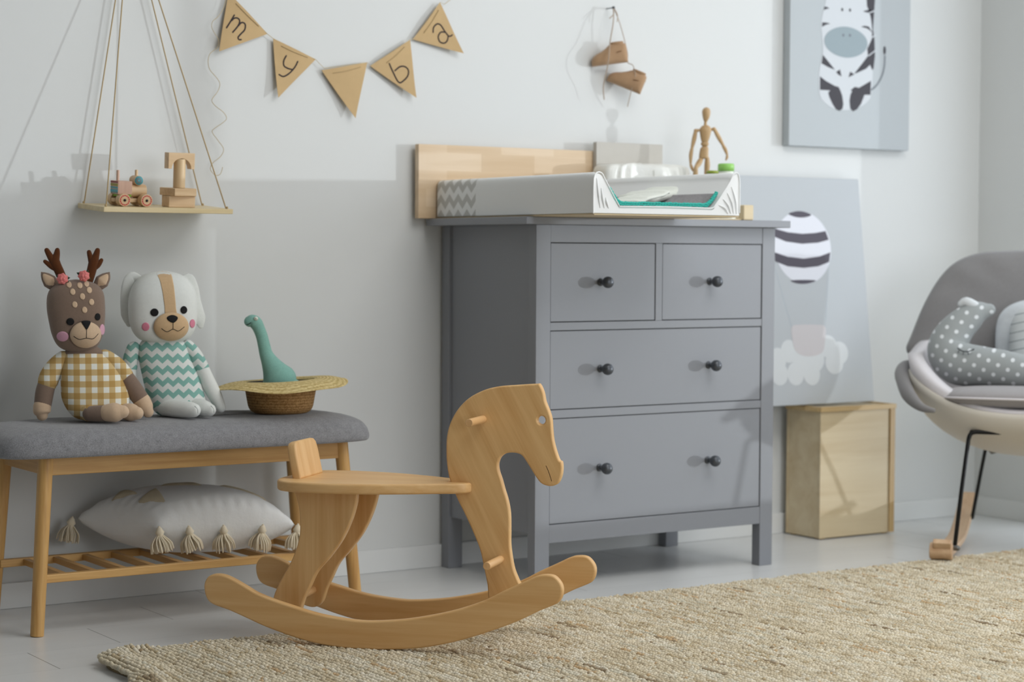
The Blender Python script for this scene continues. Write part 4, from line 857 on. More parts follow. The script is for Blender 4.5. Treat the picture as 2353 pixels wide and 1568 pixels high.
# ---------- bunting ----------
def bunting():
    t = thing('paper_bunting', 'kraft paper pennant bunting with handwritten letters strung on the white wall', 'bunting', (-.29, -.006, 1.30)); ox, oz = -.29, 1.30
    KR = mat('kraft_paper', (200, 170, 124), .8, noise=(60, .05), bump=(500, .1, .0004)); INK = mat('marker_ink', (38, 26, 34), .7)
    T = D['f_tri']; tri = [T[0:3], T[3:6], T[6:9], T[9:12], T[12:15]]
    def sub(a, b, c, n=12):
        V = []; Fc = []; idx = {}
        for i in range(n+1):
            for j in range(n+1-i):
                u, v = i/n, j/n; x = a[0]*(1-u-v)+b[0]*u+c[0]*v; zz = a[1]*(1-u-v)+b[1]*u+c[1]*v
                idx[i, j] = len(V); V.append((x-ox, -.0035-.012*v*v*1.0-.004*math.sin(PI*u)*(1-v), zz-oz))
        m = len(V); V += [(x, y+.0006, zz) for x, y, zz in V]
        for i in range(n):
            for j in range(n-i):
                f = (idx[i, j], idx[i, j+1], idx[i+1, j]); Fc += [f, tuple(k+m for k in f[::-1])]
                if i+j < n-1: f = (idx[i+1, j], idx[i, j+1], idx[i+1, j+1]); Fc += [f, tuple(k+m for k in f[::-1])]
        return V, Fc
    order = [(0, 1, 2), (0, 1, 2), (0, 1, 2), (0, 1, 2), (0, 1, 2)]
    letters = [['s_m', 's_m2', 's_m3'], ['s_y', 's_y2'], [], ['s_b'], ['s_a', 's_a2']]
    for k, (tr, od) in enumerate(zip(tri, order)):
        a, b, c = (np.array(tr[i]) for i in od)
        p = link('pennant', pyd(*sub(a, b, c)), KR, t)
        # folded hem along the string edge
        fold = D['f_fold'][2*k:2*k+2]
        def yat(x, zz):
            Mx = np.array([[b[0]-a[0], c[0]-a[0]], [b[1]-a[1], c[1]-a[1]]]); u, v = np.linalg.solve(Mx, np.array((x-a[0], zz-a[1]))); v = min(max(v, 0), 1); return -.0035-.012*v*v-.004*math.sin(PI*min(max(u, 0), 1))*(1-v)
        th = [(x-ox, yat(x, zz)-.001, zz-oz) for x, zz in cr([fold[0], ((fold[0][0]+fold[1][0])/2, (fold[0][1]+fold[1][1])/2-.002), fold[1]], 4)]
        tubes('stitched_twine', [(th, .0009)], TWINE, p)
        if letters[k]:
            L = []
            for s in letters[k]:
                Q = [(x-ox, yat(x, zz)-.0006, zz-oz) for x, zz in cr(D[s], 5)]; L.append(tube_md(Q, .0018, 8, flat=.35, ref=(0, 1, 0)))
            link('lettering', pyd(*merge(L)), INK, p)
    tubes('string', [([(x-ox, -.004, zz-oz) for x, zz in D['f_str']], .0008)], THREAD, t)
    tubes('string_tail', [([(x-ox, -.010+.003*math.sin(i), zz-oz) for i, (x, zz) in enumerate(D['f_tail'])], .0008)], THREAD, t, n=5)
bunting()
# ---------- hanging shelf ----------
def shelf():
    x0, x1, yf, yb, z0, z1 = -1.0015, -.677, -.165, -.005, .9315, .9433
    t = thing('hanging_shelf', 'small pine shelf hanging on jute twine in front of the wall', 'shelf', (-.84, -.005, z0))
    dx, dy, dz = -.84, -.005, z0; TL = R(4.2)
    b = box('shelf_board', (x0-dx, yf-dy, 0), (x1-dx, yb-dy, z1-z0), PINE, t, .0015); b.rotation_euler = (TL, 0, 0)
    hk = np.array((-.873-dx, -.014-dy, 1.640-dz))
    tube('hook', [(hk[0], .0148-dy, hk[2]+.004), (hk[0], -.018-dy, hk[2]+.004), (hk[0], -.022-dy, hk[2]+.012)], .002, mat('nail_metal', (90, 92, 96), .35, metal=.8), t, 10)
    for x, y in ((x0+.010, yb-.012), (x0+.010, yf+.012), (x1-.010, yb-.012), (x1-.010, yf+.012)):
        p = np.array((x-dx, y-dy, (y-dy)*math.sin(TL)+.004)); P = [p+(hk-p)*k/14+np.array((0, 0, 0)) for k in range(15)]
        r = tube('twine', P, .0016, TWINE, t, 8)
        tube('knot', [p+np.array((0, 0, .008)), p+np.array((0, 0, .011))], .0026, TWINE, r, 10)
shelf()
def toys():
    TL = R(4.2); zt = .9436; tilt = Matrix.Translation((0, -.005, zt)) @ Matrix.Rotation(TL, 4, 'X') @ Matrix.Translation((0, .005, -zt))
    def settle(o): o.matrix_world = tilt @ o.matrix_basis; return o
    # stacking train
    t = thing('toy_train', 'wooden toy train with red-ringed wheels on the hanging shelf', 'toy train', (-.905, -.105, zt)); Rd = mat('red_paint', (196, 52, 44), .4); BK = mat('hub_black', (34, 30, 28), .6)
    TQ = mat('turquoise_paint', (72, 164, 178), .4); LG = mat('lime_paint', (136, 192, 40), .45); OL = mat('olive_paint', (156, 148, 46), .45); MR = mat('maroon_paint', (140, 42, 38), .45)
    X = lambda v: v+.905; Y = lambda v: v+.105
    box('chassis', (X(-.955), -.011, .009), (X(-.872), .011, .018), TOYW, t, .001)
    for x in (-.9405, -.886):
        for s in (1, -1):
            yo = -.036 if s == 1 else .036; yi = -.014 if s == 1 else .014
            wv = cyl('wheel', (X(x), yi, .0146), (X(x), yo, .0146), .0146, TOYW, t, 36, .001)
            e = -.0003 if s == 1 else .0003
            V = []; Fc = []
            for k in range(36):
                for r in (.0092, .0124): a = 2*PI*k/36; V.append((X(x)+r*math.cos(a), yo+e, .0146+r*math.sin(a)))
            for k in range(36): a = 2*k; b = 2*((k+1) % 36); Fc.append((a, a+1, b+1, b) if s == 1 else (a, b, b+1, a+1))
            link('ring', pyd(V, Fc), Rd, wv); cyl('hub', (X(x), yo+e*4, .0146), (X(x), yo-e, .0146), .0032, BK, wv, 16, 0)
            cut = []
            for k in range(14):
                a = 2*PI*k/14; c, s_ = math.cos(a), math.sin(a); r0, r1 = .0088, .0128; wdt = .0004
                cut.append((X(x)+r0*c-wdt*s_, yo+e*1.6, .0146+r0*s_+wdt*c)); cut.append((X(x)+r1*c-wdt*s_, yo+e*1.6, .0146+r1*s_+wdt*c)); cut.append((X(x)+r1*c+wdt*s_, yo+e*1.6, .0146+r1*s_-wdt*c)); cut.append((X(x)+r0*c+wdt*s_, yo+e*1.6, .0146+r0*s_-wdt*c))
            link('ring_notches', pyd(cut, [(4*k, 4*k+1, 4*k+2, 4*k+3) for k in range(14)]), TOYW, wv, False)
    box('green_block', (X(-.949), -.016, .0222), (X(-.916), .016, .0268), LG, t, .001)
    cb = box('cabin', (X(-.9525), -.022, .0270), (X(-.9170), .022, .0580), TOYP, t, .0012)
    xr_ = X(-.9525)-.0003
    def face(nm, y0, y1, z0, z1, m_): box(nm, (xr_-.0002, y0, z0), (xr_+.0004, y1, z1), m_, cb, 0)
    face('red_band', -.0215, .0215, .0535, .0575, MR); face('olive_band', -.0215, .0215, .0465, .0515, OL); face('blue_band', -.0215, .0215, .0405, .0445, TQ); face('blue_band', -.0215, .0215, .0330, .0385, TQ)
    V = []; Fc = []
    for k in range(7): y = -.0185+k*.0062; b = len(V); V += [(xr_-.0002, y-.003, .0331), (xr_-.0002, y+.003, .0331), (xr_-.0002, y, .0285)]; Fc.append((b, b+1, b+2))
    link('blue_points', pyd(V, Fc), TQ, cb, False)
    cyl('boiler', (X(-.9160), 0, .0360), (X(-.8765), 0, .0360), .0150, TOYW, t, 36, .002)
    cyl('peg', (X(-.9465), -.006, .058), (X(-.9465), -.006, .0830), .0036, TOYP, t, 16)
    f = cyl('front_roller', (X(-.8985), .016, .0600), (X(-.8985), -.016, .0600), .0112, TOYW, t, 32, .001)
    cyl('turquoise_disc', (X(-.8985), -.0159, .0600), (X(-.8985), -.0165, .0600), .0102, TQ, f, 28, 0)
    st = []
    for k in range(12): a = 2*PI*k/12; st.append(tube_md([(X(-.8985)+.0030*math.cos(a), -.0168, .06+.0030*math.sin(a)), (X(-.8985)+.0074*math.cos(a), -.0168, .06+.0074*math.sin(a))], .0005, 6))
    link('star_rays', pyd(*merge(st)), mat('ray_brown', (170, 120, 96), .6), f)
    cyl('peg', (X(-.8985), 0, .070), (X(-.8985), 0, .0845), .0036, TOYW, t, 16)
    settle(t)
    # tower of blocks
    g = 'wooden building blocks stacked on the hanging shelf'
    b = box('building_block', (-.0335, -.021, 0), (.0335, .021, .0265), TOYW, None, .0012); b.location = (-.7925, -.109, zt); settle(b); tag(b, 'rectangular wooden block at the bottom of the block tower', 'building block', g)
    b = box('building_block', (-.031, -.031, 0), (.031, .031, .0180), TOYW, None, .0012); b.location = (-.7945, -.110, zt+.0268); b.rotation_euler = (0, 0, R(11)); settle(b); tag(b, 'flat square wooden block second from the bottom of the tower', 'building block', g)
    b = cyl('building_block', (0, 0, 0), (0, 0, .0680), .0142, TOYV, None, 32, .001); b.location = (-.7935, -.112, zt+.0451); settle(b); tag(b, 'tall round wooden column block in the middle of the tower', 'building block', g)
    ro, hw, h = .0243, .0335, .0375
    arc = [(ro*math.cos(a), ro*math.sin(a)) for a in np.linspace(PI, 0, 24)]
    o = [(-hw, 0), (-ro, 0)]+arc[1:-1]+[(ro, 0), (hw, 0), (hw, h), (-hw, h)]
    b = plate('building_block', [o[::-1]], .024, TOYW, None, .001); b.location = (-.7935, -.112, zt+.1135-ro+.0008); settle(b); tag(b, 'wooden arch block crowning the tower over the round column', 'building block', g)
toys()
# ---------- baby shoes on a nail ----------
def shoes():
    LT = mat('tan_suede', (176, 142, 108), .85, sheen=.2, noise=(50, .1), bump=(500, .2, .0006)); IN = mat('shoe_lining', (66, 44, 30), .9); LC = mat('leather_lace', (182, 164, 146), .85)
    nl = tube('nail', [(.5405, .0, 1.509), (.5405, -.030, 1.509)], .0016, mat('nail_grey', (86, 90, 96), .35, metal=.7), None, 10); tube('nail_head', [(.5405, -.0295, 1.509), (.5405, -.0315, 1.509)], .0040, mat('nail_head_grey', (80, 84, 90), .35, metal=.7), nl, 14); tag(nl, 'small metal nail holding the baby shoes', 'nail')
    def shoe(name, loc, rot, label, laces):
        t = thing(name, label, 'baby shoe', loc); bod = bpy.data.objects.new('shoe_upper', None)
        # shoe along x (toe at -x), opening up
        S = [(-.052, .004, .010, 2), (-.050, .014, .020, 2.2), (-.040, .0215, .030, 2.4), (-.022, .0245, .038, 2.4), (-.008, .0240, .046, 2.4), (.006, .0220, .055, 2.6), (.026, .0200, .056, 2.8), (.040, .0175, .055, 2.6), (.047, .011, .052, 2.3), (.049, .003, .045, 2)]
        Q = cr([(x, w, h) for x, w, h, p in S], 4); V = []; Fc = []; seg = 28
        for x, w, h in Q:
            for k in range(seg):
                a = 2*PI*k/seg; c, s = math.cos(a), math.sin(a); zz = h/2+(h/2)*math.copysign(abs(s)**.75, s); tp = 1-.18*max(0, (zz-.03)/.03)
                V.append((x, w*tp*math.copysign(abs(c)**.8, c), zz))
        for i in range(len(Q)-1):
            for k in range(seg): a = i*seg+k; b = i*seg+(k+1) % seg; Fc.append((a, a+seg, b+seg, b))
        Fc.append(tuple(range(seg))); Fc.append(tuple(range((len(Q)-1)*seg, len(Q)*seg))[::-1])
        up = link('shoe_upper', pyd(V, Fc), LT, t)
        hl = loft('ankle_opening', [(.050, .016, .0125, .024, 0, 2.2), (.0565, .0195, .0150, .024, 0, 2.2), (.0585, .0190, .0145, .024, 0, 2.2), (.0588, .0165, .012, .024, 0, 2.2), (.0500, .0150, .011, .024, 0, 2.2)], LT, t, 28, 3)[0]
        loft('lining', [(.0500, .012, .009, .024, 0, 2.2), (.0592, .0160, .0116, .024, 0, 2.2)], IN, t, 28, 0)
        tube('ankle_seam', [(.046*math.cos(a)*.42+.022, .0212*math.sin(a), .030+.004*math.cos(a)) for a in np.linspace(0, 2*PI, 25)], .0011, mat('seam_brown', (120, 84, 54), .9), t, 6, False)
        tube('toe_seam', [(-.012, -.0208, .012), (-.020, -.0190, .024), (-.022, 0, .0325), (-.020, .0190, .024), (-.012, .0208, .012)], .0010, mat('seam_brown2', (120, 84, 54), .9), t, 6, n=4)
        t.rotation_euler = rot
        Mi = (Matrix.Translation(loc) @ t.rotation_euler.to_matrix().to_4x4()).inverted()
        for P in laces: tube('lace', [tuple(Mi @ Vector(p)) for p in P], .0016, LC, t, 8, n=5, flat=.7)
        return t
    shoe('baby_shoe', (.530, -.034, 1.352), (0, R(-8), R(-28)), 'tan leather baby shoe hanging higher, toe to the left',
         [[(.5397, -.031, 1.5085), (.5300, -.045, 1.470), (.5120, -.054, 1.408), (.5000, -.066, 1.370), (.4958, -.062, 1.331), (.4975, -.045, 1.29), (.5038, -.04, 1.255)],
          [(.5390, -.031, 1.5085), (.5330, -.042, 1.490), (.5180, -.044, 1.477)]])
    shoe('baby_shoe', (.575, -.034, 1.290), (0, R(22), R(-38)), 'tan leather baby shoe hanging lower, tilted heel down',
         [[(.5415, -.031, 1.5085), (.5538, -.045, 1.461), (.5718, -.054, 1.387), (.5730, -.054, 1.359), (.5834, -.066, 1.349), (.5900, -.068, 1.315), (.5840, -.060, 1.287), (.5844, -.04, 1.239)],
          [(.5420, -.031, 1.5085), (.5445, -.044, 1.488), (.5438, -.044, 1.470)], [(.612, -.060, 1.322), (.622, -.062, 1.314), (.6327, -.058, 1.309)]])
shoes()
# ---------- pictures ----------
INKC = mat('print_charcoal', (66, 64, 70), .75); WHP = mat('print_white', (208, 212, 216), .75); GRP = mat('print_blue_grey', (150, 164, 170), .75); GRD = mat('print_grey', (118, 124, 130), .75)
def zebra():
    x0, x1, z0, z1 = 1.1865, 1.677, 1.152, 1.83; y = -.031
    t = thing('zebra_picture', 'canvas print of a sitting zebra hanging high on the wall', 'picture', (x0, -.0305, z0))
    off = Matrix.Translation((-x0, .0305, -z0))
    b = box('canvas', (0, 0, 0), (x1-x0, .029, z1-z0), mat('canvas_pale_blue', (186, 192, 195), .8, bump=(700, .1, .0004)), t, .002)
    def fp(nm, L, lay, m_): flatpoly(nm, L, y-.0002-lay*.0003, m_, b, .0003, off)
    cl = lambda n, k=4: [tuple(p) for p in cr(D[n], k, True)]
    tl = stroke(D['z_tail'], .0055); fp('tail', [tl], .5, GRD)
    p = D['z_pts']; fp('tail_tuft', [ell(p[7][0], p[7][1], .0052, .0125)], 1, INKC)
    fp('zebra_body', [cl('z_body')], 0, WHP); fp('mane', [D['z_mane']], 1, INKC)
    for k in ('z_l1', 'z_l2', 'z_r1', 'z_r2', 'z_ll1', 'z_ll2', 'z_rl2'): fp('stripe', [D[k]], 1, INKC)
    for k in ('z_lf', 'z_rf'): fp('hoof', [D[k]], 1.6, INKC)
    rx = p[1][0]-p[0][0]; rz = p[0][1]-p[2][1]
    mz = [(p[0][0]+rx*math.copysign(abs(math.cos(a))**1.08, math.cos(a)), p[0][1]+rz*math.copysign(abs(math.sin(a)), math.sin(a))) for a in np.linspace(0, 2*PI, 48, endpoint=False)]
    fp('zebra_muzzle', [mz], 2.2, GRP); [fp('nostril', [ell(*p[i], .0042, .0046)], 3, GRD) for i in (3, 4)]; [fp('eye', [ell(*p[i], .0038, .0050)], 2.2, INKC) for i in (5, 6)]
    for i in (8, 10, 12): fp('mane_gap', [stroke([p[i], p[i+1]], .0032, 0)], 2.2, WHP)
zebra()
def balloon():
    ang = math.atan2(.08, .665); x0 = .965
    t = thing('balloon_picture', 'canvas print of a striped hot air balloon leaning against the wall', 'picture', (x0, -.122, .392))
    b = box('canvas', (0, 0.0, 0), (.492, .020, .672), mat('canvas_pale_blue2', (189, 194, 198), .8, bump=(700, .1, .0004)), t, .002); b.rotation_euler = (-ang, 0, 0)
    def fp(nm, L, lay, m_): flatpoly(nm, [[(x-x0, v) for x, v in q] for q in L], -.0002-lay*.0003, m_, b, .0003)
    c = D['b_c']; FM = mat('print_faint', (176, 186, 194), .8); [fp('rigging_line', [stroke(q, .0018, 0)], .3, FM) for q in (D['br'][:2], D['br'][2:])]
    R_ = c[1][0]-c[0][0]; rz = (c[2][1]-.355)/2; cz = (c[2][1]+.355)/2
    fp('balloon', [ell(c[0][0], cz, R_+.001, rz, 60)], 1, mat('balloon_white', (226, 228, 236), .8))
    BD = mat('balloon_dark', (88, 84, 94), .8)
    for k in ('b0', 'b1', 'b2', 'b3'): fp('balloon_stripe', [[tuple(p) for p in cr(D[k], 3, True)] if k in ('b0', 'b3') else D[k]], 2, BD)
    cl = [ell(x, zz, .032 if i < 5 else .036, .034, 32) for i, (x, zz) in enumerate(D['bc'])]; cl[5] = ell(*D['bc'][5], .062, .045, 40)
    fp('cloud', cl, 1, mat('cloud_white', (216, 220, 222), .8)); fp('basket', [[tuple(p) for p in cr(D['bk'], 3, True)]], 2, mat('basket_pink_grey', (206, 202, 204), .8))
balloon()
# ---------- wooden box ----------
def crate():
    t = thing('plywood_box', 'tall pale plywood box standing against the wall under the balloon picture', 'box', (1.189, -.179, 0)); t.rotation_euler = (0, 0, R(-1))
    Wd, Dp, H = .287, .150, .388
    box('front_panel', (.0, .0, .004), (Wd, .006, H-.006), PLY, t, .001); box('back_panel', (0, Dp-.006, .004), (Wd, Dp, H-.006), PLY, t, .001)
    box('side_panel', (.002, .006, .004), (.010, Dp-.006, H-.006), PLY, t, .001); box('side_panel', (Wd-.010, .006, .004), (Wd-.002, Dp-.006, H-.006), PLY, t, .001)
    box('bottom_panel', (.010, .006, .004), (Wd-.010, Dp-.006, .010), PLY, t, .001)
    DK = wood('pine_trim', (206, 176, 124), (184, 150, 96), 2, scale=.7)
    box('corner_batten', (Wd-.016, -.004, .004), (Wd+.004, .0, H-.006), DK, t, .001)
    boxes('rim', [((-.004, -.006, H-.014), (Wd+.006, .004, H)), ((-.004, Dp-.004, H-.014), (Wd+.006, Dp+.004, H)), ((-.006, .004, H-.014), (.006, Dp-.004, H)), ((Wd-.004, .004, H-.014), (Wd+.008, Dp-.004, H))], wood('pine_rim', (214, 186, 136), (192, 160, 108), 0, scale=.7), t, .001)
    box('lid_panel', (.007, .005, H-.010), (Wd-.005, Dp-.005, H-.004), PLY, t, .001)
    for x in (.01, Wd-.03):
        for y in (.01, Dp-.03): box('foot', (x, y, 0), (x+.02, y+.02, .004), DK, t, .0005)
crate()
# ---------- rocking chair ----------
def chair():
    t = thing('rocking_chair', 'white shell rocking chair with grey cushions and black wire legs on wooden rockers', 'rocking chair', (1.555, -.67, .0), R(-52))
    SH = mat('shell_white', (214, 208, 196), .45); BLK = mat('black_steel', (16, 17, 18), .35, metal=.3); RN = wood('rocker_beech', (226, 194, 158), (200, 160, 122), 1, scale=.9)
    GU = fabric('chair_grey_fabric', (140, 138, 138), 700, .08, bst=.2); GU2 = fabric('chair_lit_pale_fabric', (222, 218, 220), 700, .05, bst=.15); MT = mat('bracket_metal', (120, 120, 118), .4, metal=.6)  # pale lining colour carries the sunlit look of the inner wings
    # shell bowl
    seg, nr = 72, 14; V = []; Fc = []
    def rim(a):
        c, s = math.cos(a), math.sin(a)    # s=-1 front, s=+1 back
        side = abs(c)**2
        h = .408+.105*side*(1 if s < .2 else 1)+(.16*max(0, s)**1.2)
        rx = .355; ry = .315
        p = 2.7
        return rx*math.copysign(abs(c)**(2/p), c), ry*math.copysign(abs(s)**(2/p), s)+.0, h
    def ring(tt, a, inset=0):
        x, y, h = rim(a); base = .272
        r = math.sin(min(tt, 1)*PI/2)**.85; zz = base+(h-base)*(1-math.cos(min(tt, 1)*PI/2))**.95
        return (x*r*(1-inset), y*r*(1-inset), zz+inset*.35*(1-tt*.8))
    for layer in (0, 1):
        for i in range(nr+1):
            tt = i/nr if layer == 0 else 1-i/nr
            for k in range(seg): V.append(ring(max(tt, .02), 2*PI*k/seg, 0 if layer == 0 else .022))
    tot = 2*(nr+1)
    for i in range(tot-1):
        for k in range(seg): a = i*seg+k; b = i*seg+(k+1) % seg; Fc.append((a, b, b+seg, a+seg))
    Fc.append(tuple(range(seg))[::-1]); Fc.append(tuple(range((tot-1)*seg, tot*seg)))
    link('seat_shell', pyd(V, Fc), SH, t)
    # fabric liner inside the bowl (wings)
    V = []; Fc = []; nr2 = 12
    for layer in (0, 1):
        for i in range(nr2+1):
            tt = i/nr2 if layer == 0 else 1-i/nr2
            for k in range(seg):
                a = 2*PI*k/seg; x, y, zz = ring(max(tt, .05), a, .024 if layer == 0 else .110)
                side = abs(math.cos(a)); up = (.034 if layer == 0 else .030)*tt**3*(side**2)+.006
                if layer == 0: out = 1+.03*tt**4*side; x *= out
                V.append((x, y, zz+up+(.012*(1-tt) if layer else 0)))
    tot = 2*(nr2+1)
    for i in range(tot-1):
        for k in range(seg): a = i*seg+k; b = i*seg+(k+1) % seg; Fc.append((a, b, b+seg, a+seg))
    Fc.append(tuple(range(seg))[::-1]); Fc.append(tuple(range((tot-1)*seg, tot*seg)))
    link('side_lining', pyd(V, Fc), GU2, t)
    # wing cushion rolled over the left and right edge
    for s in (-1, 1):
        P = [(s*.255, -.303, .412, .005), (s*.292, -.285, .420, .010), (s*.332, -.225, .448, .017), (s*.360, -.130, .482, .018), (s*.370, -.03, .500, .024), (s*.364, .08, .508, .018), (s*.342, .17, .522, .020), (s*.30, .235, .548, .014)]
        tube('arm_roll', [p[:3] for p in P], [p[3] for p in P], GU, t, 20, n=4, flat=1.25)
    # seat cushion
    def pillow(name, hx, hy, h, mt, loc, rot, par, p=3.2, seg_=64, wr=0, bow=0):
        V = []; Fc = []; pr = [(0, 1), (.3, .985), (.55, .93), (.75, .82), (.88, .64), (.96, .40), (.992, .2), (1, 0)]; pr = [tuple(q) for q in cr(pr, 3)]
        full = pr+[(r, -z_) for r, z_ in pr[::-1][1:]]
        for r, z_ in full:
            for k in range(seg_):
                a = 2*PI*k/seg_; c, s = math.cos(a), math.sin(a); x = hx*max(r, .001)*math.copysign(abs(c)**(2/p), c); y = hy*max(r, .001)*math.copysign(abs(s)**(2/p), s)
                dz = wr*math.sin(a*34+5*r)*math.exp(-((r-.86)/.09)**2)*(.5+.5*math.sin(a*5+1))
                V.append((x, y, h*z_+dz+bow*(x/hx)**2))
        for i in range(len(full)-1):
            for k in range(seg_): a = i*seg_+k; b = i*seg_+(k+1) % seg_; Fc.append((a, a+seg_, b+seg_, b))
        Fc.append(tuple(range(seg_))); Fc.append(tuple(range((len(full)-1)*seg_, len(full)*seg_))[::-1])
        o = link(name, pyd(V, Fc), mt, par); o.location = loc; o.rotation_euler = rot; return o
    sc = pillow('seat_cushion', .262, .275, .036, fabric('seat_cushion_grey', (158, 154, 154), 700, .08, bst=.2), (0, -.045, .4345), (R(-3), 0, 0), t, 4, 120, .0035)
    q = [(x*.2625, y*.2755, 0) for x, y in [(math.copysign(abs(math.cos(a))**.5, math.cos(a)), math.copysign(abs(math.sin(a))**.5, math.sin(a))) for a in np.linspace(0, 2*PI, 121)]]
    tube('piping', q, .0032, GU2, sc, 8, False)
    # back cushion: outline plate inflated
    out = [(-.385, .555), (-.372, .60), (-.340, .69), (-.300, .765), (-.255, .812), (-.19, .838), (-.10, .845), (0, .846)]
    out = out+[(-x, z) for x, z in out[-2::-1]]+[(.355, .535), (.20, .50), (0, .49), (-.20, .50), (-.355, .535)]
    out = [tuple(p) for p in cr(out, 5, True)]; c0 = np.array((0, .66)); V = []; Fc = []; n = len(out); lv = [(0.02, 1), (.3, .98), (.55, .92), (.75, .80), (.88, .62), (.96, .36), (1, 0)]
    full = lv+[(r, -h) for r, h in lv[::-1][1:]]
    def by(x, zz): return .165+.10*((zz-.49)/.35)-.30*x*x
    for r, h in full:
        for k, p in enumerate(out):
            x, zz = c0+(np.array(p)-c0)*r; wr = .003*math.sin(k*.75)*math.exp(-((r-.85)/.12)**2)*(1 if p[1] > .7 else .3)*(h > 0)
            V.append((x, by(x, zz)-.036*h-wr, zz))
    for i in range(len(full)-1):
        for k in range(n): a = i*n+k; b = i*n+(k+1) % n; Fc.append((a, b, b+n, a+n))
    Fc.append(tuple(range(n))[::-1]); Fc.append(tuple(range((len(full)-1)*n, len(full)*n)))
    link('back_cushion', pyd(V, Fc), GU, t)
    # shell back behind the cushion
    V = []; Fc = []
    for dy in (.040, .050):
        for p in out: x, zz = c0+(np.array(p)-c0)*.97; V.append((x, by(x, zz)+dy, zz))
    ctr = [len(V), len(V)+1]; V += [(0, by(0, .66)+.040, .66), (0, by(0, .66)+.050, .66)]
    for k in range(n):
        b = (k+1) % n; Fc += [(k, b, ctr[0]), (b+n, k+n, ctr[1]), (k, k+n, b+n, b)]
    link('back_shell', pyd(V, Fc), SH, t)
    # runners and wire legs
    for s in (-1, 1):
        xo = s*.222; prof = [(-.365, .060), (-.350, .040), (-.325, .0275), (-.29, .0225), (-.20, .0180), (-.08, .0165), (.05, .018), (.18, .040), (.28, .070), (.345, .105)]
        pts = cr(prof, 4); V = []; Fc = []
        for i, p in enumerate(pts):
            tt = pts[min(i+1, len(pts)-1)]-pts[max(i-1, 0)]; tt /= np.linalg.norm(tt); nn = np.array((-tt[1], tt[0])); k_ = .009
            for sx, sn in ((-1, -1), (1, -1), (1, 1), (-1, 1)): q_ = p+nn*k_*sn; V.append((xo+sx*.024, q_[0], q_[1]+.009))
        for i in range(len(pts)-1):
            for k in range(4): a = 4*i+k; b = 4*i+(k+1) % 4; Fc.append((a, a+4, b+4, b))
        Fc.append((0, 1, 2, 3)); Fc.append(tuple(range(4*len(pts)-4, 4*len(pts)))[::-1])
        rn = link('rocker', pyd(V, Fc), RN, t, True, .003)
        # curled wooden end block
        link('rocker_end', pyd(*tube_md([(xo-.034, -.340, .0385), (xo+.026, -.340, .0385)], .0225, 28, False)), RN, rn, True, .003, ang=60)
        xi = xo+(-s)*.034
        P = [(xo+(-s)*.028, -.312, .045), (xo+(-s)*.043, -.300, .20), (xo+(-s)*.058, -.286, .335), (xo+(-s)*.064, -.280, .352), (xo+(-s)*.082, -.276, .357)]
        tube('wire_leg', [P[0], P[1], P[2]], .0058, BLK, t, 12)
        tube('wire_leg', [(xo+(-s)*.026, .215, .060), (xo+(-s)*.052, .180, .20), (xo+(-s)*.072, .150, .300)], .0055, BLK, t, 12)
        tube('wire_side_bar', [P[2], P[3], (xo+(-s)*.066, -.24, .352), (xo+(-s)*.070, .12, .312), (xo+(-s)*.072, .150, .300)], .0055, BLK, t, 12, n=3)
        tube('bolt', [(xo+(-s)*.022, -.312, .045), (xo+(-s)*.036, -.316, .045)], .0075, MT, t, 14)
        tubes('bracket', [([(xo+(-s)*.070, -.10, .322), (xo+(-s)*.105, -.10, .285), (xo+(-s)*.150, -.10, .300)], .0055)], MT, t)
    tube('wire_front_bar', [(-.164, -.286, .335), (-.160, -.284, .349), (-.148, -.282, .3555), (-.12, -.281, .356), (0, -.281, .356), (.12, -.281, .356), (.148, -.282, .3555), (.160, -.284, .349), (.164, -.286, .335)], .0058, BLK, t, 12, n=3)
    tube('wire_back_bar', [(-.150, .150, .300), (.150, .150, .300)], .0055, BLK, t, 12)
    # scatter cushions
    O = Matrix.Translation((1.555, -.67, 0)) @ Matrix.Rotation(R(-52), 4, 'Z')
    def chair_thing(name, label, cat, p, g=None):
        q_ = O @ Vector(p); return thing(name, label, cat, tuple(q_), R(-52))
    dm = mat('dotted_grey_cotton', (158, 163, 163), .9, sheen=.2); nb = NB(dm)
    mp = nb.n('ShaderNodeMapping'); nb.put(mp.inputs[0], nb.xyz()); mp.inputs['Rotation'].default_value = (0, R(20), 0); s = nb.sep(mp.outputs[0])
    def dots(ox_, oz_):
        fx = nb.m('SUBTRACT', nb.m('FRACT', nb.m('ADD', nb.m('DIVIDE', s[0], .041), 20+ox_)), .5); fz = nb.m('SUBTRACT', nb.m('FRACT', nb.m('ADD', nb.m('DIVIDE', s[2], .041), 20+oz_)), .5)
        return nb.m('LESS_THAN', nb.m('ADD', nb.m('MULTIPLY', fx, fx), nb.m('MULTIPLY', fz, fz)), .018)
    nb.col(nb.mix(nb.m('MAXIMUM', dots(0, 0), dots(.5, .5)), lin((158, 163, 163)), lin((226, 230, 232)))); nb.bump(nb.noise(nb.xyz(), 30, 3), .4, .004)
    ci = chair_thing('crescent_cushion', 'grey crescent cushion with white dots and a sleeping eye on the rocking chair', 'cushion', (-.098, -.06, .466))
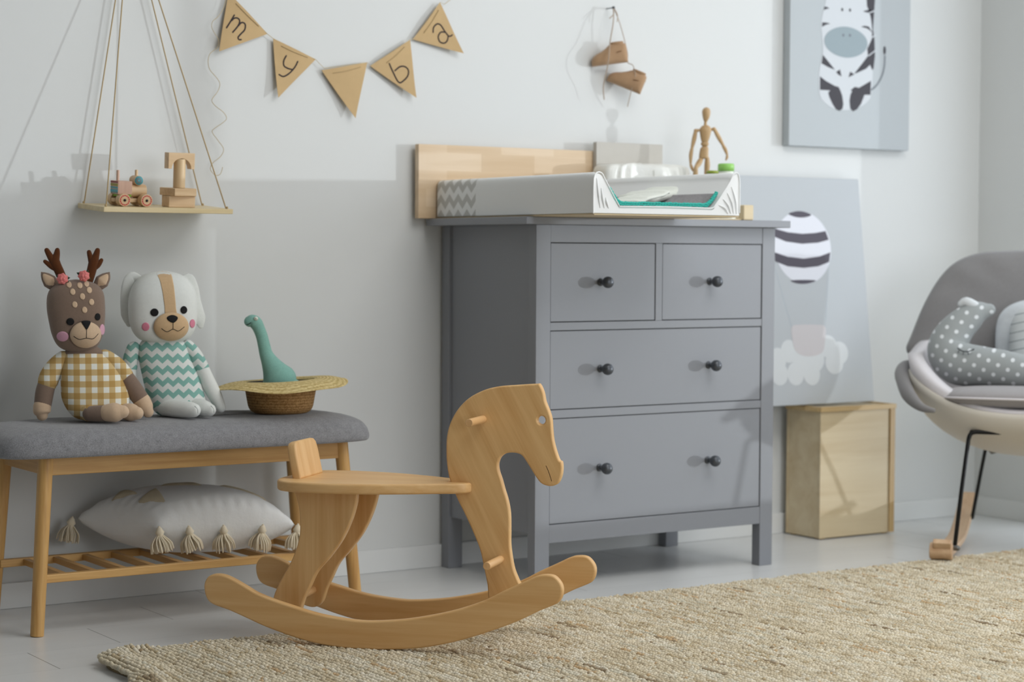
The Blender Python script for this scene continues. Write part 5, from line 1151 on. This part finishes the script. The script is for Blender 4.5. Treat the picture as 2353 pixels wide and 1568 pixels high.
    P = [(-.040, .048, .212, .018), (-.078, .040, .200, .036), (-.125, .018, .156, .048), (-.146, 0, .104, .058), (-.118, -.022, .066, .062), (-.055, -.038, .058, .056), (.02, -.05, .052, .050), (.085, -.052, .044, .040), (.13, -.050, .040, .016)]
    tube('cushion_cover', [p[:3] for p in P], [p[3] for p in P], dm, ci, 28, n=5)
    tube('cushion_ear', [(-.080, .030, .222), (-.102, .024, .234), (-.116, .022, .228)], [.016, .014, .009], mat('dotted_white_cotton', (214, 218, 220), .9), ci, 16, n=3)
    tubes('eyelashes', [([(-.112, -.0810, .108), (-.098, -.0865, .1005), (-.082, -.0885, .1005), (-.068, -.0865, .1065)], .0016), ([(-.108, -.0840, .104), (-.110, -.0875, .096)], .001), ([(-.096, -.0875, .100), (-.096, -.0900, .092)], .001), ([(-.084, -.0890, .100), (-.082, -.0915, .092)], .001)], mat('eye_thread', (46, 52, 56), .8), ci, n=3)
    sm = mat('striped_white_cotton', (206, 211, 212), .9, sheen=.2); nb = NB(sm); s = nb.sep(nb.xyz())
    f = nb.m('LESS_THAN', nb.m('FRACT', nb.m('ADD', nb.m('DIVIDE', nb.m('ADD', s[2], nb.m('MULTIPLY', nb.m('MULTIPLY', s[0], s[0]), .9)), .0245), 20)), .13)
    nb.col(nb.mix(f, lin((206, 211, 212)), lin((150, 158, 162)))); nb.bump(nb.noise(nb.xyz(), 24, 3), .3, .004)
    si = chair_thing('striped_cushion', 'pale cushion with thin grey stripes behind the dotted crescent cushion', 'cushion', (.080, .03, .466))
    ps = pillow('cushion_cover', .165, .118, .055, sm, (0, 0, 0), (0, 0, 0), si, 3.6, 72, .002); ps.data.transform(Matrix.Rotation(R(76), 4, 'X')); ps.location = (0, 0, .118)
    wm = chair_thing('spotted_cushion', 'pale cushion with faint spots lying behind the striped cushion', 'cushion', (.06, .115, .466))
    pw = pillow('cushion_cover', .190, .118, .045, mat('pale_spotted_cotton', (212, 217, 221), .9, noise=(38, .14)), (0, 0, 0), (0, 0, 0), wm, 3.2, 72, .003); pw.data.transform(Matrix.Rotation(R(72), 4, 'X')); pw.location = (0, 0, .130)
chair()
